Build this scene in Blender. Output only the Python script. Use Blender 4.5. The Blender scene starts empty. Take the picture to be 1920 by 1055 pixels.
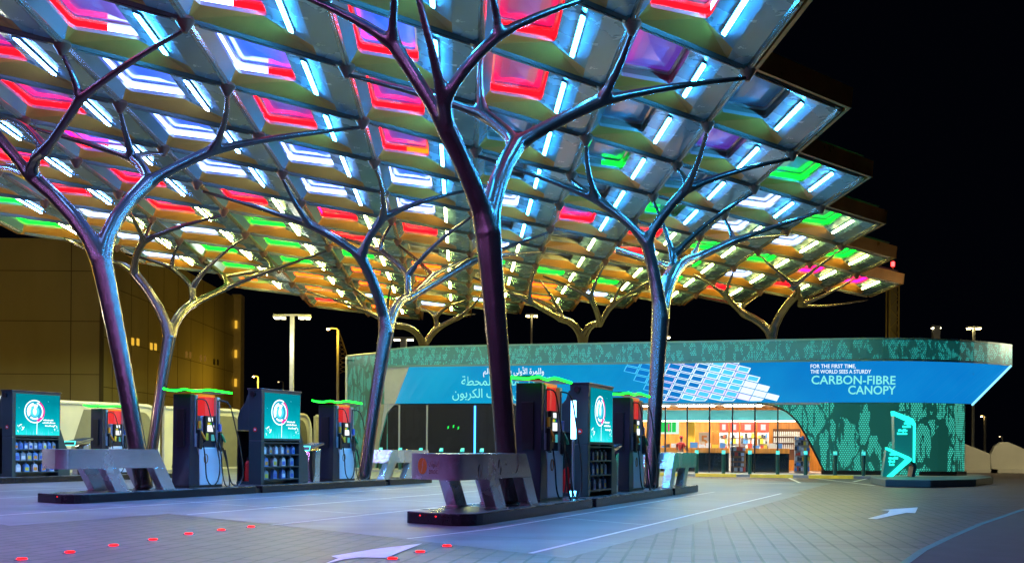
import bpy, bmesh, math, random
from mathutils import Vector, Matrix
random.seed(7)
sc = bpy.context.scene
COL = sc.collection
R = math.radians
PI = math.pi

# ------------------------------------------------------------------ camera
FPX, VH, ROLL, CAMZ = 1934.0, 839.2, 0.008, 1.25
cd = bpy.data.cameras.new('camera')
cam = bpy.data.objects.new('camera', cd)
COL.objects.link(cam)
cd.sensor_width = 36.0
cd.lens = 36.0 * FPX / 1920.0
cd.clip_start = 0.1
cd.clip_end = 2000
cd.shift_y = (VH - 527.5) / 1920.0
cam.matrix_world = Matrix.Translation((0, 0, CAMZ)) @ Matrix.Rotation(R(90), 4, 'X') @ Matrix.Rotation(ROLL, 4, 'Z')
sc.camera = cam

# ------------------------------------------------------------------ night sky
w = bpy.data.worlds.new('World')
sc.world = w
w.use_nodes = True
bg = w.node_tree.nodes['Background']
bg.inputs[0].default_value = (0.10, 0.16, 0.42, 1)
bg.inputs[1].default_value = 0.004
sc.view_settings.view_transform = 'Standard'
sc.view_settings.look = 'None'
sc.view_settings.exposure = 0
sc.view_settings.gamma = 1
sc.cycles.max_bounces = 8
sc.cycles.sample_clamp_indirect = 3
sc.cycles.caustics_reflective = False
sc.cycles.caustics_refractive = False

# ------------------------------------------------------------------ frames of reference
TH = 0.4077                       # heading of the fuel islands
E1 = (math.sin(TH), math.cos(TH))
E2 = (math.cos(TH), -math.sin(TH))
RZ = PI / 2 - TH

def pq(p, q, z=0.0):
    return Vector((p * E1[0] + q * E2[0], p * E1[1] + q * E2[1], z))

def ray(u, v):
    du, dv = u - 960, v - VH
    c, s = math.cos(ROLL), math.sin(ROLL)
    return (c * du + s * dv) / FPX, (s * du - c * dv) / FPX

def at(u, v, Y):                  # the point a surveyed image ray reaches at depth Y
    a, b = ray(u, v)
    return Vector((a * Y, Y, CAMZ + b * Y))

def ground(u, v, z=0.0):
    a, b = ray(u, v)
    Y = (z - CAMZ) / b
    return Vector((a * Y, Y, z))

def atq(u, v, q):                 # where the ray meets the vertical plane q = const
    a, b = ray(u, v)
    Y = q / (a * E2[0] + E2[1])
    return Vector((a * Y, Y, CAMZ + b * Y))

def atp(u, v, p):
    a, b = ray(u, v)
    Y = p / (a * E1[0] + E1[1])
    return Vector((a * Y, Y, CAMZ + b * Y))

# canopy lattice (rhombic grid, gently cambered)
HC = 8.5
P0, Q0, LA, LB = 16.6856, -17.9427, 3.43152, 1.68956

def zc(i, j):
    S, T = i + j - 6, i - j - 4
    return CAMZ + HC * (1 - .004241 * S - .000733 * T - .000293 * S * S - .0001056 * T * T + .0000638 * S * T)

def lat(i, j, dz=0.0):
    return pq(P0 + LA * (i + j), Q0 + LB * (i - j), zc(i, j) + dz)

def on_canopy(u, v):
    z = CAMZ + HC
    for _ in range(25):
        g = ground(u, v, z)
        p = g.x * E1[0] + g.y * E1[1]
        q = g.x * E2[0] + g.y * E2[1]
        s, t = (p - P0) / LA, (q - Q0) / LB
        z = .5 * z + .5 * zc((s + t) / 2, (s - t) / 2)
    return g

# ------------------------------------------------------------------ materials
MATS = {}

def mat(name, base=(.5, .5, .5), rough=.5, metal=0.0, var=0.0, vscale=3.0, bump=0.0, bscale=20.0, emit=None, es=0.0,
        coat=0.0, stretch=None, spec=.5, rvar=0.0):
    if name in MATS:
        return MATS[name]
    m = bpy.data.materials.new(name)
    m.use_nodes = True
    nt = m.node_tree
    b = nt.nodes['Principled BSDF']
    b.inputs['Base Color'].default_value = (*base, 1)
    b.inputs['Roughness'].default_value = rough
    b.inputs['Metallic'].default_value = metal
    b.inputs['Specular IOR Level'].default_value = spec
    b.inputs['Coat Weight'].default_value = coat
    b.inputs['Coat Roughness'].default_value = .12
    if emit:
        b.inputs['Emission Color'].default_value = (*emit, 1)
        b.inputs['Emission Strength'].default_value = es
    if var or bump or rvar:
        tc = nt.nodes.new('ShaderNodeTexCoord')
        src = tc.outputs['Object']
        if stretch:
            mp = nt.nodes.new('ShaderNodeMapping')
            mp.inputs['Scale'].default_value = stretch
            nt.links.new(src, mp.inputs[0])
            src = mp.outputs[0]
        n = nt.nodes.new('ShaderNodeTexNoise')
        n.inputs['Scale'].default_value = vscale
        n.inputs['Detail'].default_value = 6
        nt.links.new(src, n.inputs['Vector'])
        if var:
            mr = nt.nodes.new('ShaderNodeMapRange')
            mr.inputs[1].default_value = .3
            mr.inputs[2].default_value = .7
            mr.inputs[3].default_value = 1 - var
            mr.inputs[4].default_value = 1 + var
            nt.links.new(n.outputs[0], mr.inputs[0])
            mx = nt.nodes.new('ShaderNodeVectorMath')
            mx.operation = 'SCALE'
            mx.inputs[0].default_value = base
            nt.links.new(mr.outputs[0], mx.inputs['Scale'])
            nt.links.new(mx.outputs[0], b.inputs['Base Color'])
        if rvar:
            mr = nt.nodes.new('ShaderNodeMapRange')
            mr.inputs[1].default_value = .3
            mr.inputs[2].default_value = .7
            mr.inputs[3].default_value = max(.02, rough - rvar)
            mr.inputs[4].default_value = rough + rvar
            nt.links.new(n.outputs[0], mr.inputs[0])
            nt.links.new(mr.outputs[0], b.inputs['Roughness'])
        if bump:
            n2 = nt.nodes.new('ShaderNodeTexNoise')
            n2.inputs['Scale'].default_value = bscale
            n2.inputs['Detail'].default_value = 4
            nt.links.new(src, n2.inputs['Vector'])
            bp = nt.nodes.new('ShaderNodeBump')
            bp.inputs['Strength'].default_value = bump
            bp.inputs['Distance'].default_value = .05
            nt.links.new(n2.outputs[0], bp.inputs['Height'])
            nt.links.new(bp.outputs[0], b.inputs['Normal'])
    MATS[name] = m
    return m

def emat(name, col, s):
    if name in MATS:
        return MATS[name]
    m = bpy.data.materials.new(name)
    m.use_nodes = True
    nt = m.node_tree
    nt.nodes.remove(nt.nodes['Principled BSDF'])
    e = nt.nodes.new('ShaderNodeEmission')
    e.inputs[0].default_value = (*col, 1)
    e.inputs[1].default_value = s
    nt.links.new(e.outputs[0], nt.nodes['Material Output'].inputs[0])
    MATS[name] = m
    return m

def perf_mat(name, sx, sz, thr, dark, lit, es, pitch=.12, keep=.62, glow=.06):
    """dark sheet metal with a back-lit pattern of small round holes (uv in metres)"""
    m = bpy.data.materials.new(name)
    m.use_nodes = True
    nt = m.node_tree
    N, L = nt.nodes.new, nt.links.new
    b = nt.nodes['Principled BSDF']
    b.inputs['Base Color'].default_value = (*dark, 1)
    b.inputs['Roughness'].default_value = .42
    b.inputs['Metallic'].default_value = .5
    uv = N('ShaderNodeUVMap')
    def vm(op, a, v):
        n = N('ShaderNodeVectorMath'); n.operation = op
        L(a, n.inputs[0]); n.inputs[1].default_value = v
        return n.outputs[0]
    def ma(op, a, v=None, c=None):
        n = N('ShaderNodeMath'); n.operation = op
        L(a, n.inputs[0])
        if v is not None:
            if isinstance(v, (int, float)): n.inputs[1].default_value = v
            else: L(v, n.inputs[1])
        if c is not None: n.inputs[2].default_value = c
        return n.outputs[0]
    # hexagonal dots: two offset square lattices
    def dots(off):
        p = vm('ADD', uv.outputs[0], off)
        p = vm('DIVIDE', p, (pitch, pitch * 1.732, 1))
        f = N('ShaderNodeVectorMath'); f.operation = 'FRACTION'; L(p, f.inputs[0])
        p = vm('SUBTRACT', f.outputs[0], (.5, .5, 0))
        p = vm('MULTIPLY', p, (1, 1.732, 0))
        l = N('ShaderNodeVectorMath'); l.operation = 'LENGTH'; L(p, l.inputs[0])
        return l.outputs['Value']
    d = ma('MINIMUM', dots((100, 100, 0)), dots((100 + pitch / 2, 100 + pitch * .866, 0)))
    dot = ma('LESS_THAN', d, .36)
    wn = N('ShaderNodeTexNoise'); wn.inputs['Scale'].default_value = 1.0; wn.inputs['Detail'].default_value = 3
    L(vm('MULTIPLY', uv.outputs[0], (sx * 1.6, sz * 3.0, 1)), wn.inputs['Vector'])
    wv = vm('MULTIPLY', vm('SUBTRACT', wn.outputs['Color'], (.5, .5, .5)), (.55, .9, 0))
    ad = N('ShaderNodeVectorMath'); ad.operation = 'ADD'; L(vm('MULTIPLY', uv.outputs[0], (sx, sz, 1)), ad.inputs[0]); L(wv, ad.inputs[1])
    v = N('ShaderNodeTexVoronoi'); v.feature = 'DISTANCE_TO_EDGE'; v.inputs['Scale'].default_value = 1; L(ad.outputs[0], v.inputs['Vector'])
    v2 = N('ShaderNodeTexVoronoi'); v2.feature = 'F1'; v2.inputs['Scale'].default_value = 1; L(ad.outputs[0], v2.inputs['Vector'])
    sp = N('ShaderNodeSeparateColor'); L(v2.outputs['Color'], sp.inputs[0])
    n = N('ShaderNodeTexNoise'); n.inputs['Scale'].default_value = 1.0; n.inputs['Detail'].default_value = 2
    L(vm('MULTIPLY', uv.outputs[0], (sx * 4.0, sz * 1.4, 1)), n.inputs['Vector'])
    edge = ma('GREATER_THAN', v.outputs['Distance'], thr)
    cell = ma('LESS_THAN', sp.outputs[0], keep)
    nz = ma('GREATER_THAN', n.outputs[0], .42)
    k = ma('MULTIPLY', ma('MULTIPLY', edge, cell), ma('MULTIPLY', dot, nz))
    # panel joints
    su = N('ShaderNodeSeparateXYZ'); L(uv.outputs[0], su.inputs[0])
    fr = ma('FRACT', ma('DIVIDE', su.outputs[0], 2.4))
    k = ma('MULTIPLY', k, ma('GREATER_THAN', fr, .03))
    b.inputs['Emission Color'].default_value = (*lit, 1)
    L(ma('MULTIPLY_ADD', k, es, glow), b.inputs['Emission Strength'])  # even glow on the solid sheet too: light falling on it, put into emission
    MATS[name] = m
    return m

# ------------------------------------------------------------------ mesh builder
class MB:
    def __init__(s):
        s.v, s.f, s.m, s.uv = [], [], [], {}
    def add(s, vs, fs, mi=0, uvs=None):
        o = len(s.v)
        s.v += [Vector(x) for x in vs]
        for k, f in enumerate(fs):
            s.f.append([o + i for i in f]); s.m.append(mi)
            if uvs: s.uv[len(s.f) - 1] = uvs[k]
        return s
    def face(s, pts, mi=0, uv=None):
        return s.add(pts, [list(range(len(pts)))], mi, [uv] if uv else None)
    def box(s, x0, x1, y0, y1, z0, z1, mi=0):
        vs = [(x, y, z) for z in (z0, z1) for y in (y0, y1) for x in (x0, x1)]
        return s.add(vs, [(0, 2, 3, 1), (4, 5, 7, 6), (0, 1, 5, 4), (2, 6, 7, 3), (0, 4, 6, 2), (1, 3, 7, 5)], mi)
    def hexa(s, bot, top, mi=0):      # any prism: bottom and top loops, ccw from above
        n = len(bot)
        fs = [list(range(n - 1, -1, -1)), list(range(n, 2 * n))]
        fs += [(i, (i + 1) % n, n + (i + 1) % n, n + i) for i in range(n)]
        return s.add(list(bot) + list(top), fs, mi)
    def prism(s, poly, z0, z1, mi=0):
        return s.hexa([(x, y, z0) for x, y in poly], [(x, y, z1) for x, y in poly], mi)
    def prism_y(s, poly, y0, y1, mi=0):   # profile in xz
        n = len(poly)
        vs = [(x, y0, z) for x, z in poly] + [(x, y1, z) for x, z in poly]
        fs = [list(range(n)), list(range(2 * n - 1, n - 1, -1))] + [(i, n + i, n + (i + 1) % n, (i + 1) % n) for i in range(n)]
        return s.add(vs, fs, mi)
    def prism_x(s, poly, x0, x1, mi=0):   # profile in yz
        n = len(poly)
        vs = [(x0, y, z) for y, z in poly] + [(x1, y, z) for y, z in poly]
        fs = [list(range(n)), list(range(2 * n - 1, n - 1, -1))] + [(i, n + i, n + (i + 1) % n, (i + 1) % n) for i in range(n)]
        return s.add(vs, fs, mi)
    def cyl(s, c, r0, r1, z0, z1, n=16, mi=0, cap=True):
        vs = [(c[0] + r0 * math.cos(2 * PI * k / n), c[1] + r0 * math.sin(2 * PI * k / n), z0) for k in range(n)]
        vs += [(c[0] + r1 * math.cos(2 * PI * k / n), c[1] + r1 * math.sin(2 * PI * k / n), z1) for k in range(n)]
        fs = [(k, (k + 1) % n, n + (k + 1) % n, n + k) for k in range(n)]
        if cap: fs += [list(range(n - 1, -1, -1)), list(range(n, 2 * n))]
        return s.add(vs, fs, mi)
    def tube(s, pts, r, n=8, mi=0, closed=False):
        pts = [Vector(p) for p in pts]
        m = len(pts)
        rs = r if isinstance(r, (list, tuple)) else [r] * m
        o = len(s.v)
        up = Vector((0, 0, 1))
        prev = None
        for k in range(m):
            a = pts[k - 1] if (k > 0 or closed) else pts[k]
            b = pts[(k + 1) % m] if (k < m - 1 or closed) else pts[k]
            t = (b - a).normalized()
            if prev is None:
                x = t.cross(up)
                if x.length < .05: x = t.cross(Vector((1, 0, 0)))
            else:
                x = prev - t * prev.dot(t)
            x.normalize(); prev = x
            y = t.cross(x)
            for q in range(n):
                an = 2 * PI * q / n
                s.v.append(pts[k] + (x * math.cos(an) + y * math.sin(an)) * rs[k])
        for k in range(m if closed else m - 1):
            k2 = (k + 1) % m
            for q in range(n):
                s.f.append([o + k * n + q, o + k * n + (q + 1) % n, o + k2 * n + (q + 1) % n, o + k2 * n + q]); s.m.append(mi)
        if not closed:
            s.f.append([o + q for q in range(n - 1, -1, -1)]); s.m.append(mi)
            s.f.append([o + (m - 1) * n + q for q in range(n)]); s.m.append(mi)
        return s
    def build(s, name, mats, parent=None, loc=None, rz=0, smooth=False, bevel=0.0, seg=2):
        me = bpy.data.meshes.new(name)
        me.from_pydata([tuple(v) for v in s.v], [], s.f)
        ms = mats if isinstance(mats, (list, tuple)) else [mats]
        for x in ms: me.materials.append(x)
        for p, mi in zip(me.polygons, s.m): p.material_index = mi
        if s.uv:
            ul = me.uv_layers.new(name='UVMap')
            for fi, uvs in s.uv.items():
                for k, li in enumerate(me.polygons[fi].loop_indices): ul.data[li].uv = uvs[k]
        bm = bmesh.new(); bm.from_mesh(me)
        bmesh.ops.recalc_face_normals(bm, faces=bm.faces)
        bm.to_mesh(me); bm.free()
        if smooth:
            me.set_sharp_from_angle(angle=R(40)) if hasattr(me, 'set_sharp_from_angle') else None
            me.polygons.foreach_set('use_smooth', [True] * len(me.polygons))
        o = bpy.data.objects.new(name, me)
        COL.objects.link(o)
        if parent: o.parent = parent
        if loc is not None: o.location = loc
        o.rotation_euler.z = rz
        if bevel:
            md = o.modifiers.new('edge', 'BEVEL'); md.width = bevel; md.segments = seg; md.limit_method = 'ANGLE'; md.angle_limit = R(40)
        return o

def tag(o, label, cat, group=None):
    o['label'] = label; o['category'] = cat
    if group: o['group'] = group
    return o

def thing(name, label, cat, loc=(0, 0, 0), rz=0.0, group=None, scale=1.0):
    o = bpy.data.objects.new(name, None)
    COL.objects.link(o)
    o.location = loc; o.rotation_euler = (0, 0, rz); o.scale = (scale,) * 3
    o.empty_display_size = .2
    return tag(o, label, cat, group)

def structure(o):
    o['kind'] = 'structure'
    return o

def copy_thing(src, loc, rz, label, scale=None):
    r = src.copy(); COL.objects.link(r)
    r.location = loc; r.rotation_euler = (0, 0, rz); r['label'] = label
    if scale: r.scale = (scale,) * 3
    for ch in list(src.children):
        c = ch.copy(); COL.objects.link(c); c.parent = r
        for g in list(ch.children):
            d = g.copy(); COL.objects.link(d); d.parent = c
    return r

def bez(a, b, c, n):
    return [a * (1 - t) ** 2 + b * 2 * t * (1 - t) + c * t * t for t in [k / n for k in range(n + 1)]]

# text: curves turned into flat meshes; Arabic is shaped here (presentation forms, right to left)
AR = {'ا': (0xFE8D, 0xFE8E, None, None), 'أ': (0xFE83, 0xFE84, None, None), 'إ': (0xFE87, 0xFE88, None, None), 'ب': (0xFE8F, 0xFE90, 0xFE91, 0xFE92),
      'ة': (0xFE93, 0xFE94, None, None), 'ح': (0xFEA1, 0xFEA2, 0xFEA3, 0xFEA4), 'د': (0xFEA9, 0xFEAA, None, None), 'ر': (0xFEAD, 0xFEAE, None, None),
      'ش': (0xFEB5, 0xFEB6, 0xFEB7, 0xFEB8), 'ط': (0xFEC1, 0xFEC2, 0xFEC3, 0xFEC4), 'ظ': (0xFEC5, 0xFEC6, 0xFEC7, 0xFEC8), 'ع': (0xFEC9, 0xFECA, 0xFECB, 0xFECC),
      'ف': (0xFED1, 0xFED2, 0xFED3, 0xFED4), 'ك': (0xFED9, 0xFEDA, 0xFEDB, 0xFEDC), 'ل': (0xFEDD, 0xFEDE, 0xFEDF, 0xFEE0), 'م': (0xFEE1, 0xFEE2, 0xFEE3, 0xFEE4),
      'ن': (0xFEE5, 0xFEE6, 0xFEE7, 0xFEE8), 'ه': (0xFEE9, 0xFEEA, 0xFEEB, 0xFEEC), 'و': (0xFEED, 0xFEEE, None, None), 'ى': (0xFEEF, 0xFEF0, None, None),
      'ي': (0xFEF1, 0xFEF2, 0xFEF3, 0xFEF4)}

def shape_ar(s):
    out = []
    for word in s.split(' '):
        w_ = []
        k = 0
        joined = False
        while k < len(word):
            c = word[k]
            if c == 'ل' and k + 1 < len(word) and word[k + 1] in 'اأ':
                base = {'ا': 0xFEFB, 'أ': 0xFEF7}[word[k + 1]]
                w_.append(chr(base + (1 if joined else 0))); joined = False; k += 2; continue
            iso, fin, ini, med = AR[c]
            nxt = k + 1 < len(word) and ini is not None
            w_.append(chr((med if joined else ini) if nxt else (fin if joined else iso)))
            joined = nxt
            k += 1
        out.append(''.join(reversed(w_)))
    return ' '.join(reversed(out))

def text_mb(s, size, align='LEFT', bold=0.0, arabic=False):
    """flat text as a list of (verts, faces) in a local x/z plane"""
    c = bpy.data.curves.new('lettering', 'FONT')
    c.body = shape_ar(s) if arabic else s
    c.size = size; c.align_x = align; c.offset = bold; c.resolution_u = 3
    o = bpy.data.objects.new('lettering', c); COL.objects.link(o)
    dg = bpy.context.evaluated_depsgraph_get()
    m = bpy.data.meshes.new_from_object(o.evaluated_get(dg))
    vs = [v.co.copy() for v in m.vertices]; fs = [list(p.vertices) for p in m.polygons]
    bpy.data.objects.remove(o); bpy.data.curves.remove(c); bpy.data.meshes.remove(m)
    return vs, fs

# common materials
M_asphalt = mat('dark_asphalt', (.045, .04, .045), .75, var=.2, vscale=2, bump=.25, bscale=60)
M_road = mat('grey_road', (.15, .18, .20), .5, var=.12, vscale=.5, bump=.05, bscale=30, rvar=.1)
M_line = mat('road_paint', (.75, .75, .74), .5, var=.08, vscale=4)
M_kerb = mat('black_granite', (.012, .010, .012), .22, var=.2, vscale=30, spec=.35)
M_kerbtop = mat('island_top_steel', (.22, .23, .25), .28, .6, var=.15, vscale=2, rvar=.1)
M_steel = mat('brushed_stainless', (.80, .76, .72), .24, .8, var=.10, vscale=1.5, bump=.06, bscale=1.3, rvar=.08)
M_carbon = mat('carbon_fibre_trunk', (.11, .085, .080), .27, .85, var=.12, vscale=1.5, coat=.15)
M_navy = mat('pump_dark_cladding', (.022, .024, .040), .32, .3, var=.1, vscale=2, coat=.3)
M_slate = mat('kiosk_slate_paint', (.018, .050, .055), .35, .2, var=.1, vscale=2, coat=.2)
M_black = mat('black_plastic', (.008, .008, .009), .35)
M_rubber = mat('black_rubber', (.012, .012, .013), .45)
M_white = mat('white_enamel', (.72, .74, .77), .28, var=.04, vscale=2, coat=.3)
M_pale = mat('pale_grey_metal', (.45, .47, .52), .3, .5, var=.06)
M_orange = mat('orange_plastic', (.85, .33, .02), .35)
M_red = mat('red_enamel', (.55, .015, .012), .3)
M_bluep = mat('blue_plastic', (.03, .12, .5), .35)
M_greenp = mat('green_plastic', (.02, .35, .12), .35)
M_yellow = mat('yellow_paint', (.85, .56, .02), .45, var=.1, vscale=5)
M_copper = mat('copper_connector', (.20, .095, .060), .34, .55, var=.15)
M_gold = mat('champagne_panel', (.62, .25, .035), .34, .25, var=.12, vscale=1.2, rvar=.08)
M_silver = mat('silver_panel', (.22, .39, .48), .24, .40, var=.08, vscale=1.2, bump=.05, bscale=.9, coat=.15, rvar=.07)
M_rib = mat('rib_bronze_grey', (.30, .285, .25), .26, .7)
M_collar = mat('skylight_collar', (.50, .42, .38), .12, .1, coat=.8)
M_cream = mat('cream_fence_shell', (.58, .56, .46), .6, var=.08, vscale=.8)
M_wall_amber = mat('factory_cladding', (.42, .37, .17), .6, var=.14, vscale=.25, stretch=(1, 1, .35))
M_darkgap = mat('dark_joint', (.12, .10, .06), .8)
M_grey = mat('facade_grey_panel', (.30, .33, .36), .4, .3, var=.05)
M_lamp = mat('galvanised_pole', (.5, .5, .5), .4, .4, var=.1)
M_wood = mat('shop_wood', (.62, .25, .035), .4, var=.3, vscale=1.6, stretch=(5, 5, .5))

LED = {'r': ((1, .0012, .0035), 9), 'w': ((.32, .48, 1), 9), 'm': ((1, .004, .13), 8), 'b': ((.05, .25, 1), 8), 'g': ((.002, 1, .018), 5), 'o': ((1, .055, .002), 8),
       'c': ((.2, .8, 1), 6), 'v': ((.5, .2, 1), 4)}
LEDM = {k: emat('led_' + k, *v) for k, v in LED.items()}
M_ledoff = mat('led_tray_unlit', (.20, .15, .11), .3, .2)
STRIP = {'cool': emat('strip_cool_white', (.15, .37, 1), 165), 'violet': emat('strip_violet_white', (.60, .26, 1), 125), 'mid': emat('strip_neutral_white', (.95, 1, .30), 125), 'warm': emat('strip_warm_white', (1, .93, .20), 215), 'cyan': emat('strip_icy_white', (.035, .41, 1), 320)}
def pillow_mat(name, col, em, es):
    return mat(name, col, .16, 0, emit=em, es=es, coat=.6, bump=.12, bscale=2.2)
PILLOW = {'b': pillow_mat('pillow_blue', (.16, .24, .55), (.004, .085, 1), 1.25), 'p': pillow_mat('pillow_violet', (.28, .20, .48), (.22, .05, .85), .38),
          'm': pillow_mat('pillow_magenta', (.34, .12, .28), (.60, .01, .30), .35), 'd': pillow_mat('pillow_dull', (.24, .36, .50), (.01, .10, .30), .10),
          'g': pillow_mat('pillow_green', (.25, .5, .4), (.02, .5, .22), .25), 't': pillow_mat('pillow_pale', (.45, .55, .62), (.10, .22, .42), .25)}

# ------------------------------------------------------------------ ground
def paver_mat(name, base, bw, bh, mortar, rot):
    m = bpy.data.materials.new(name); m.use_nodes = True
    nt = m.node_tree; N, L = nt.nodes.new, nt.links.new
    b = nt.nodes['Principled BSDF']
    tc = N('ShaderNodeTexCoord'); mp = N('ShaderNodeMapping'); mp.inputs['Rotation'].default_value = (0, 0, rot)
    L(tc.outputs['Object'], mp.inputs[0])
    br = N('ShaderNodeTexBrick'); L(mp.outputs[0], br.inputs['Vector'])
    br.inputs['Scale'].default_value = 1; br.inputs['Brick Width'].default_value = bw; br.inputs['Row Height'].default_value = bh
    br.inputs['Mortar Size'].default_value = mortar; br.inputs['Mortar Smooth'].default_value = .2
    br.inputs['Color1'].default_value = (*[c * 1.12 for c in base], 1); br.inputs['Color2'].default_value = (*[c * .86 for c in base], 1)
    br.inputs['Mortar'].default_value = (*[c * .05 for c in base], 1)
    n = N('ShaderNodeTexNoise'); n.inputs['Scale'].default_value = .6; n.inputs['Detail'].default_value = 6; L(tc.outputs['Object'], n.inputs['Vector'])
    mr = N('ShaderNodeMapRange'); mr.inputs[1].default_value = .3; mr.inputs[2].default_value = .7; mr.inputs[3].default_value = .8; mr.inputs[4].default_value = 1.2
    L(n.outputs[0], mr.inputs[0])
    mp2 = N('ShaderNodeMapping'); mp2.inputs['Rotation'].default_value = (0, 0, -RZ); mp2.inputs['Scale'].default_value = (.16, 1.3, 1); L(tc.outputs['Object'], mp2.inputs[0])
    n3 = N('ShaderNodeTexNoise'); n3.inputs['Scale'].default_value = 1; n3.inputs['Detail'].default_value = 5; L(mp2.outputs[0], n3.inputs['Vector'])
    m3 = N('ShaderNodeMapRange'); m3.inputs[1].default_value = .38; m3.inputs[2].default_value = .60; m3.inputs[3].default_value = .62; m3.inputs[4].default_value = 1.1; L(n3.outputs[0], m3.inputs[0])
    mm = N('ShaderNodeMath'); mm.operation = 'MULTIPLY'; L(mr.outputs[0], mm.inputs[0]); L(m3.outputs[0], mm.inputs[1])
    rr = N('ShaderNodeMapRange'); rr.inputs[3].default_value = .30; rr.inputs[4].default_value = .55; L(n3.outputs[0], rr.inputs[0]); L(rr.outputs[0], b.inputs['Roughness'])
    mx = N('ShaderNodeVectorMath'); mx.operation = 'SCALE'; L(br.outputs['Color'], mx.inputs[0]); L(mm.outputs[0], mx.inputs['Scale'])
    L(mx.outputs[0], b.inputs['Base Color'])
    bp = N('ShaderNodeBump'); bp.inputs['Strength'].default_value = .5; bp.inputs['Distance'].default_value = .01; bp.invert = True
    L(br.outputs['Fac'], bp.inputs['Height']); L(bp.outputs[0], b.inputs['Normal'])
    MATS[name] = m
    return m
M_concrete = paver_mat('forecourt_slab', (.175, .178, .20), 4.4, 3.4, .010, -RZ)
M_paver = paver_mat('concrete_pavers', (.105, .072, .076), .52, .26, .020, -R(80))
def flat(name, pts, z, m):
    o = MB().face([(x, y, z) for x, y, *_ in pts]).build(name, m)
    return structure(o)
flat('ground', [(-600, -30), (600, -30), (600, 1400), (-600, 1400)], 0.0, M_paver)
fc = [pq(11.05, -4.08), pq(30.6, -4.05), pq(30.6, -13.2), pq(30.6, -40), pq(16, -40), pq(15.4, -23.4), pq(11.4, -13.25), pq(14.8, -13.2), pq(12.9, -8.3)]
flat('forecourt_concrete', fc, .004, M_concrete)
flat('shop_road', [pq(30.6, -4.4), pq(41.0, -4.4), pq(47, -15), pq(51, -30), pq(55, -60), pq(30.6, -60)], .004, M_road)
def strip_line(a, b, wd, z=.009):
    d = (b - a).normalized(); n = Vector((-d.y, d.x, 0)) * wd / 2
    return [a + n, b + n, b - n, a - n]
lines = MB()
for (p0, q0, p1, q1, wd) in [(11.3, -4.63, 30.2, -4.63, .07), (12.3, -6.85, 14.4, -6.55, .05), (14.4, -6.55, 30.2, -6.55, .06), (13.4, -9.9, 30.2, -9.9, .05), (14.7, -12.7, 30.4, -12.7, .07),
                         (12.2, -15.3, 30.4, -15.3, .06), (15.0, -20.1, 30.4, -20.1, .06), (15.2, -23.0, 30.4, -23.0, .06)]:
    pts = strip_line(pq(p0, q0), pq(p1, q1), wd); lines.face([(x.x, x.y, .009) for x in pts])
for p in (16.4, 20.6, 25.0, 29.5):      # faint cross joints
    pts = strip_line(pq(p, -4.65), pq(p + .9, -6.5), .03); lines.face([(x.x, x.y, .009) for x in pts])
    pts = strip_line(pq(p, -9.95), pq(p + 2, -16.7), .03); lines.face([(x.x, x.y, .0085) for x in pts])
structure(lines.build('road_markings', M_line))
far = MB()
for (u0, v0, u1, v1) in [(1395, 904, 1490, 907), (1480, 896, 1500, 905), (1525, 896, 1640, 910), (1600, 903, 1625, 897)]:
    pts = strip_line(ground(u0, v0), ground(u1, v1), .12); far.face([(x.x, x.y, .0095) for x in pts])
structure(far.build('parking_bay_lines', M_line))
arrow = MB()
arrow.face([(p.x, p.y, .009) for p in [ground(621, 1043), ground(700, 1030), ground(792, 1019), ground(724, 1046), ground(672, 1045.5), ground(645, 1049), ground(606, 1058), ground(634, 1047)]])
structure(arrow.build('road_arrow', M_line))
ar2 = MB()
ar2.face([(p.x, p.y, .009) for p in [ground(1627, 972), ground(1664, 962), ground(1668, 957), ground(1650, 956), ground(1721, 951), ground(1716, 962), ground(1700, 961), ground(1643, 973)]])
structure(ar2.build('road_arrow', M_line))
edge = [ground(1688, 1062), ground(1730, 1032), ground(1780, 1008), ground(1840, 982), ground(1920, 955), ground(1990, 938)]
kb = MB()
for a, b in zip(edge[:-1], edge[1:]):
    pts = strip_line(a, b, .10); kb.face([(x.x, x.y, .010) for x in pts])
M_cyanpaint = mat('pale_cyan_paint', (.04, .20, .22), .5, var=.1, vscale=4)
structure(kb.build('lane_edge_line', M_cyanpaint))
rp = [(p.x, p.y) for p in edge] + [(45, 23), (45, 3), (3.5, 3)]
flat('side_road', rp, .005, M_asphalt)

# red light studs set in the paving
M_stud = emat('stud_red_light', (1, .004, .004), 7)
M_bezel = mat('stud_bezel', (.10, .09, .09), .4, .6)
studs = [(41, 1049), (131, 1036), (213, 1023), (287, 1012), (354, 1001), (415, 994), (471, 988), (838, 1024), (788, 1035), (736, 1048)]
spos = ['nearest the left edge of the photo', 'second from the left', 'third from the left', 'fourth from the left', 'fifth from the left', 'sixth from the left', 'farthest of the left row',
        'farthest of the short row by the big arrow', 'middle of the short row by the big arrow', 'nearest of the short row by the big arrow']
for (u, v), s_ in zip(studs, spos):
    g = ground(u, v)
    t = thing('ground_stud_light', 'red stud light in the paving, ' + s_, 'stud light', (g.x, g.y, .001), RZ, 'red stud lights set in the paving')
    MB().cyl((0, 0), .085, .078, 0, .008, 20).build('bezel', M_bezel, t)
    MB().cyl((0, 0), .055, .05, .008, .020, 16).build('lens', M_stud, t)

# ------------------------------------------------------------------ canopy
canopy = thing('canopy', 'sweeping carbon-fibre canopy of lit rhombic coffers carried on branching columns', 'canopy', pq(P0 + 5 * LA, Q0, zc(2, 2)))
CO = canopy.location.copy()
cells = [(i, j) for i in range(-12, 12) for j in range(-12, 14) if -6 <= i + j <= 10 and -9 <= i - j <= 8]
cset = set(cells)
N_ = {}
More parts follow.
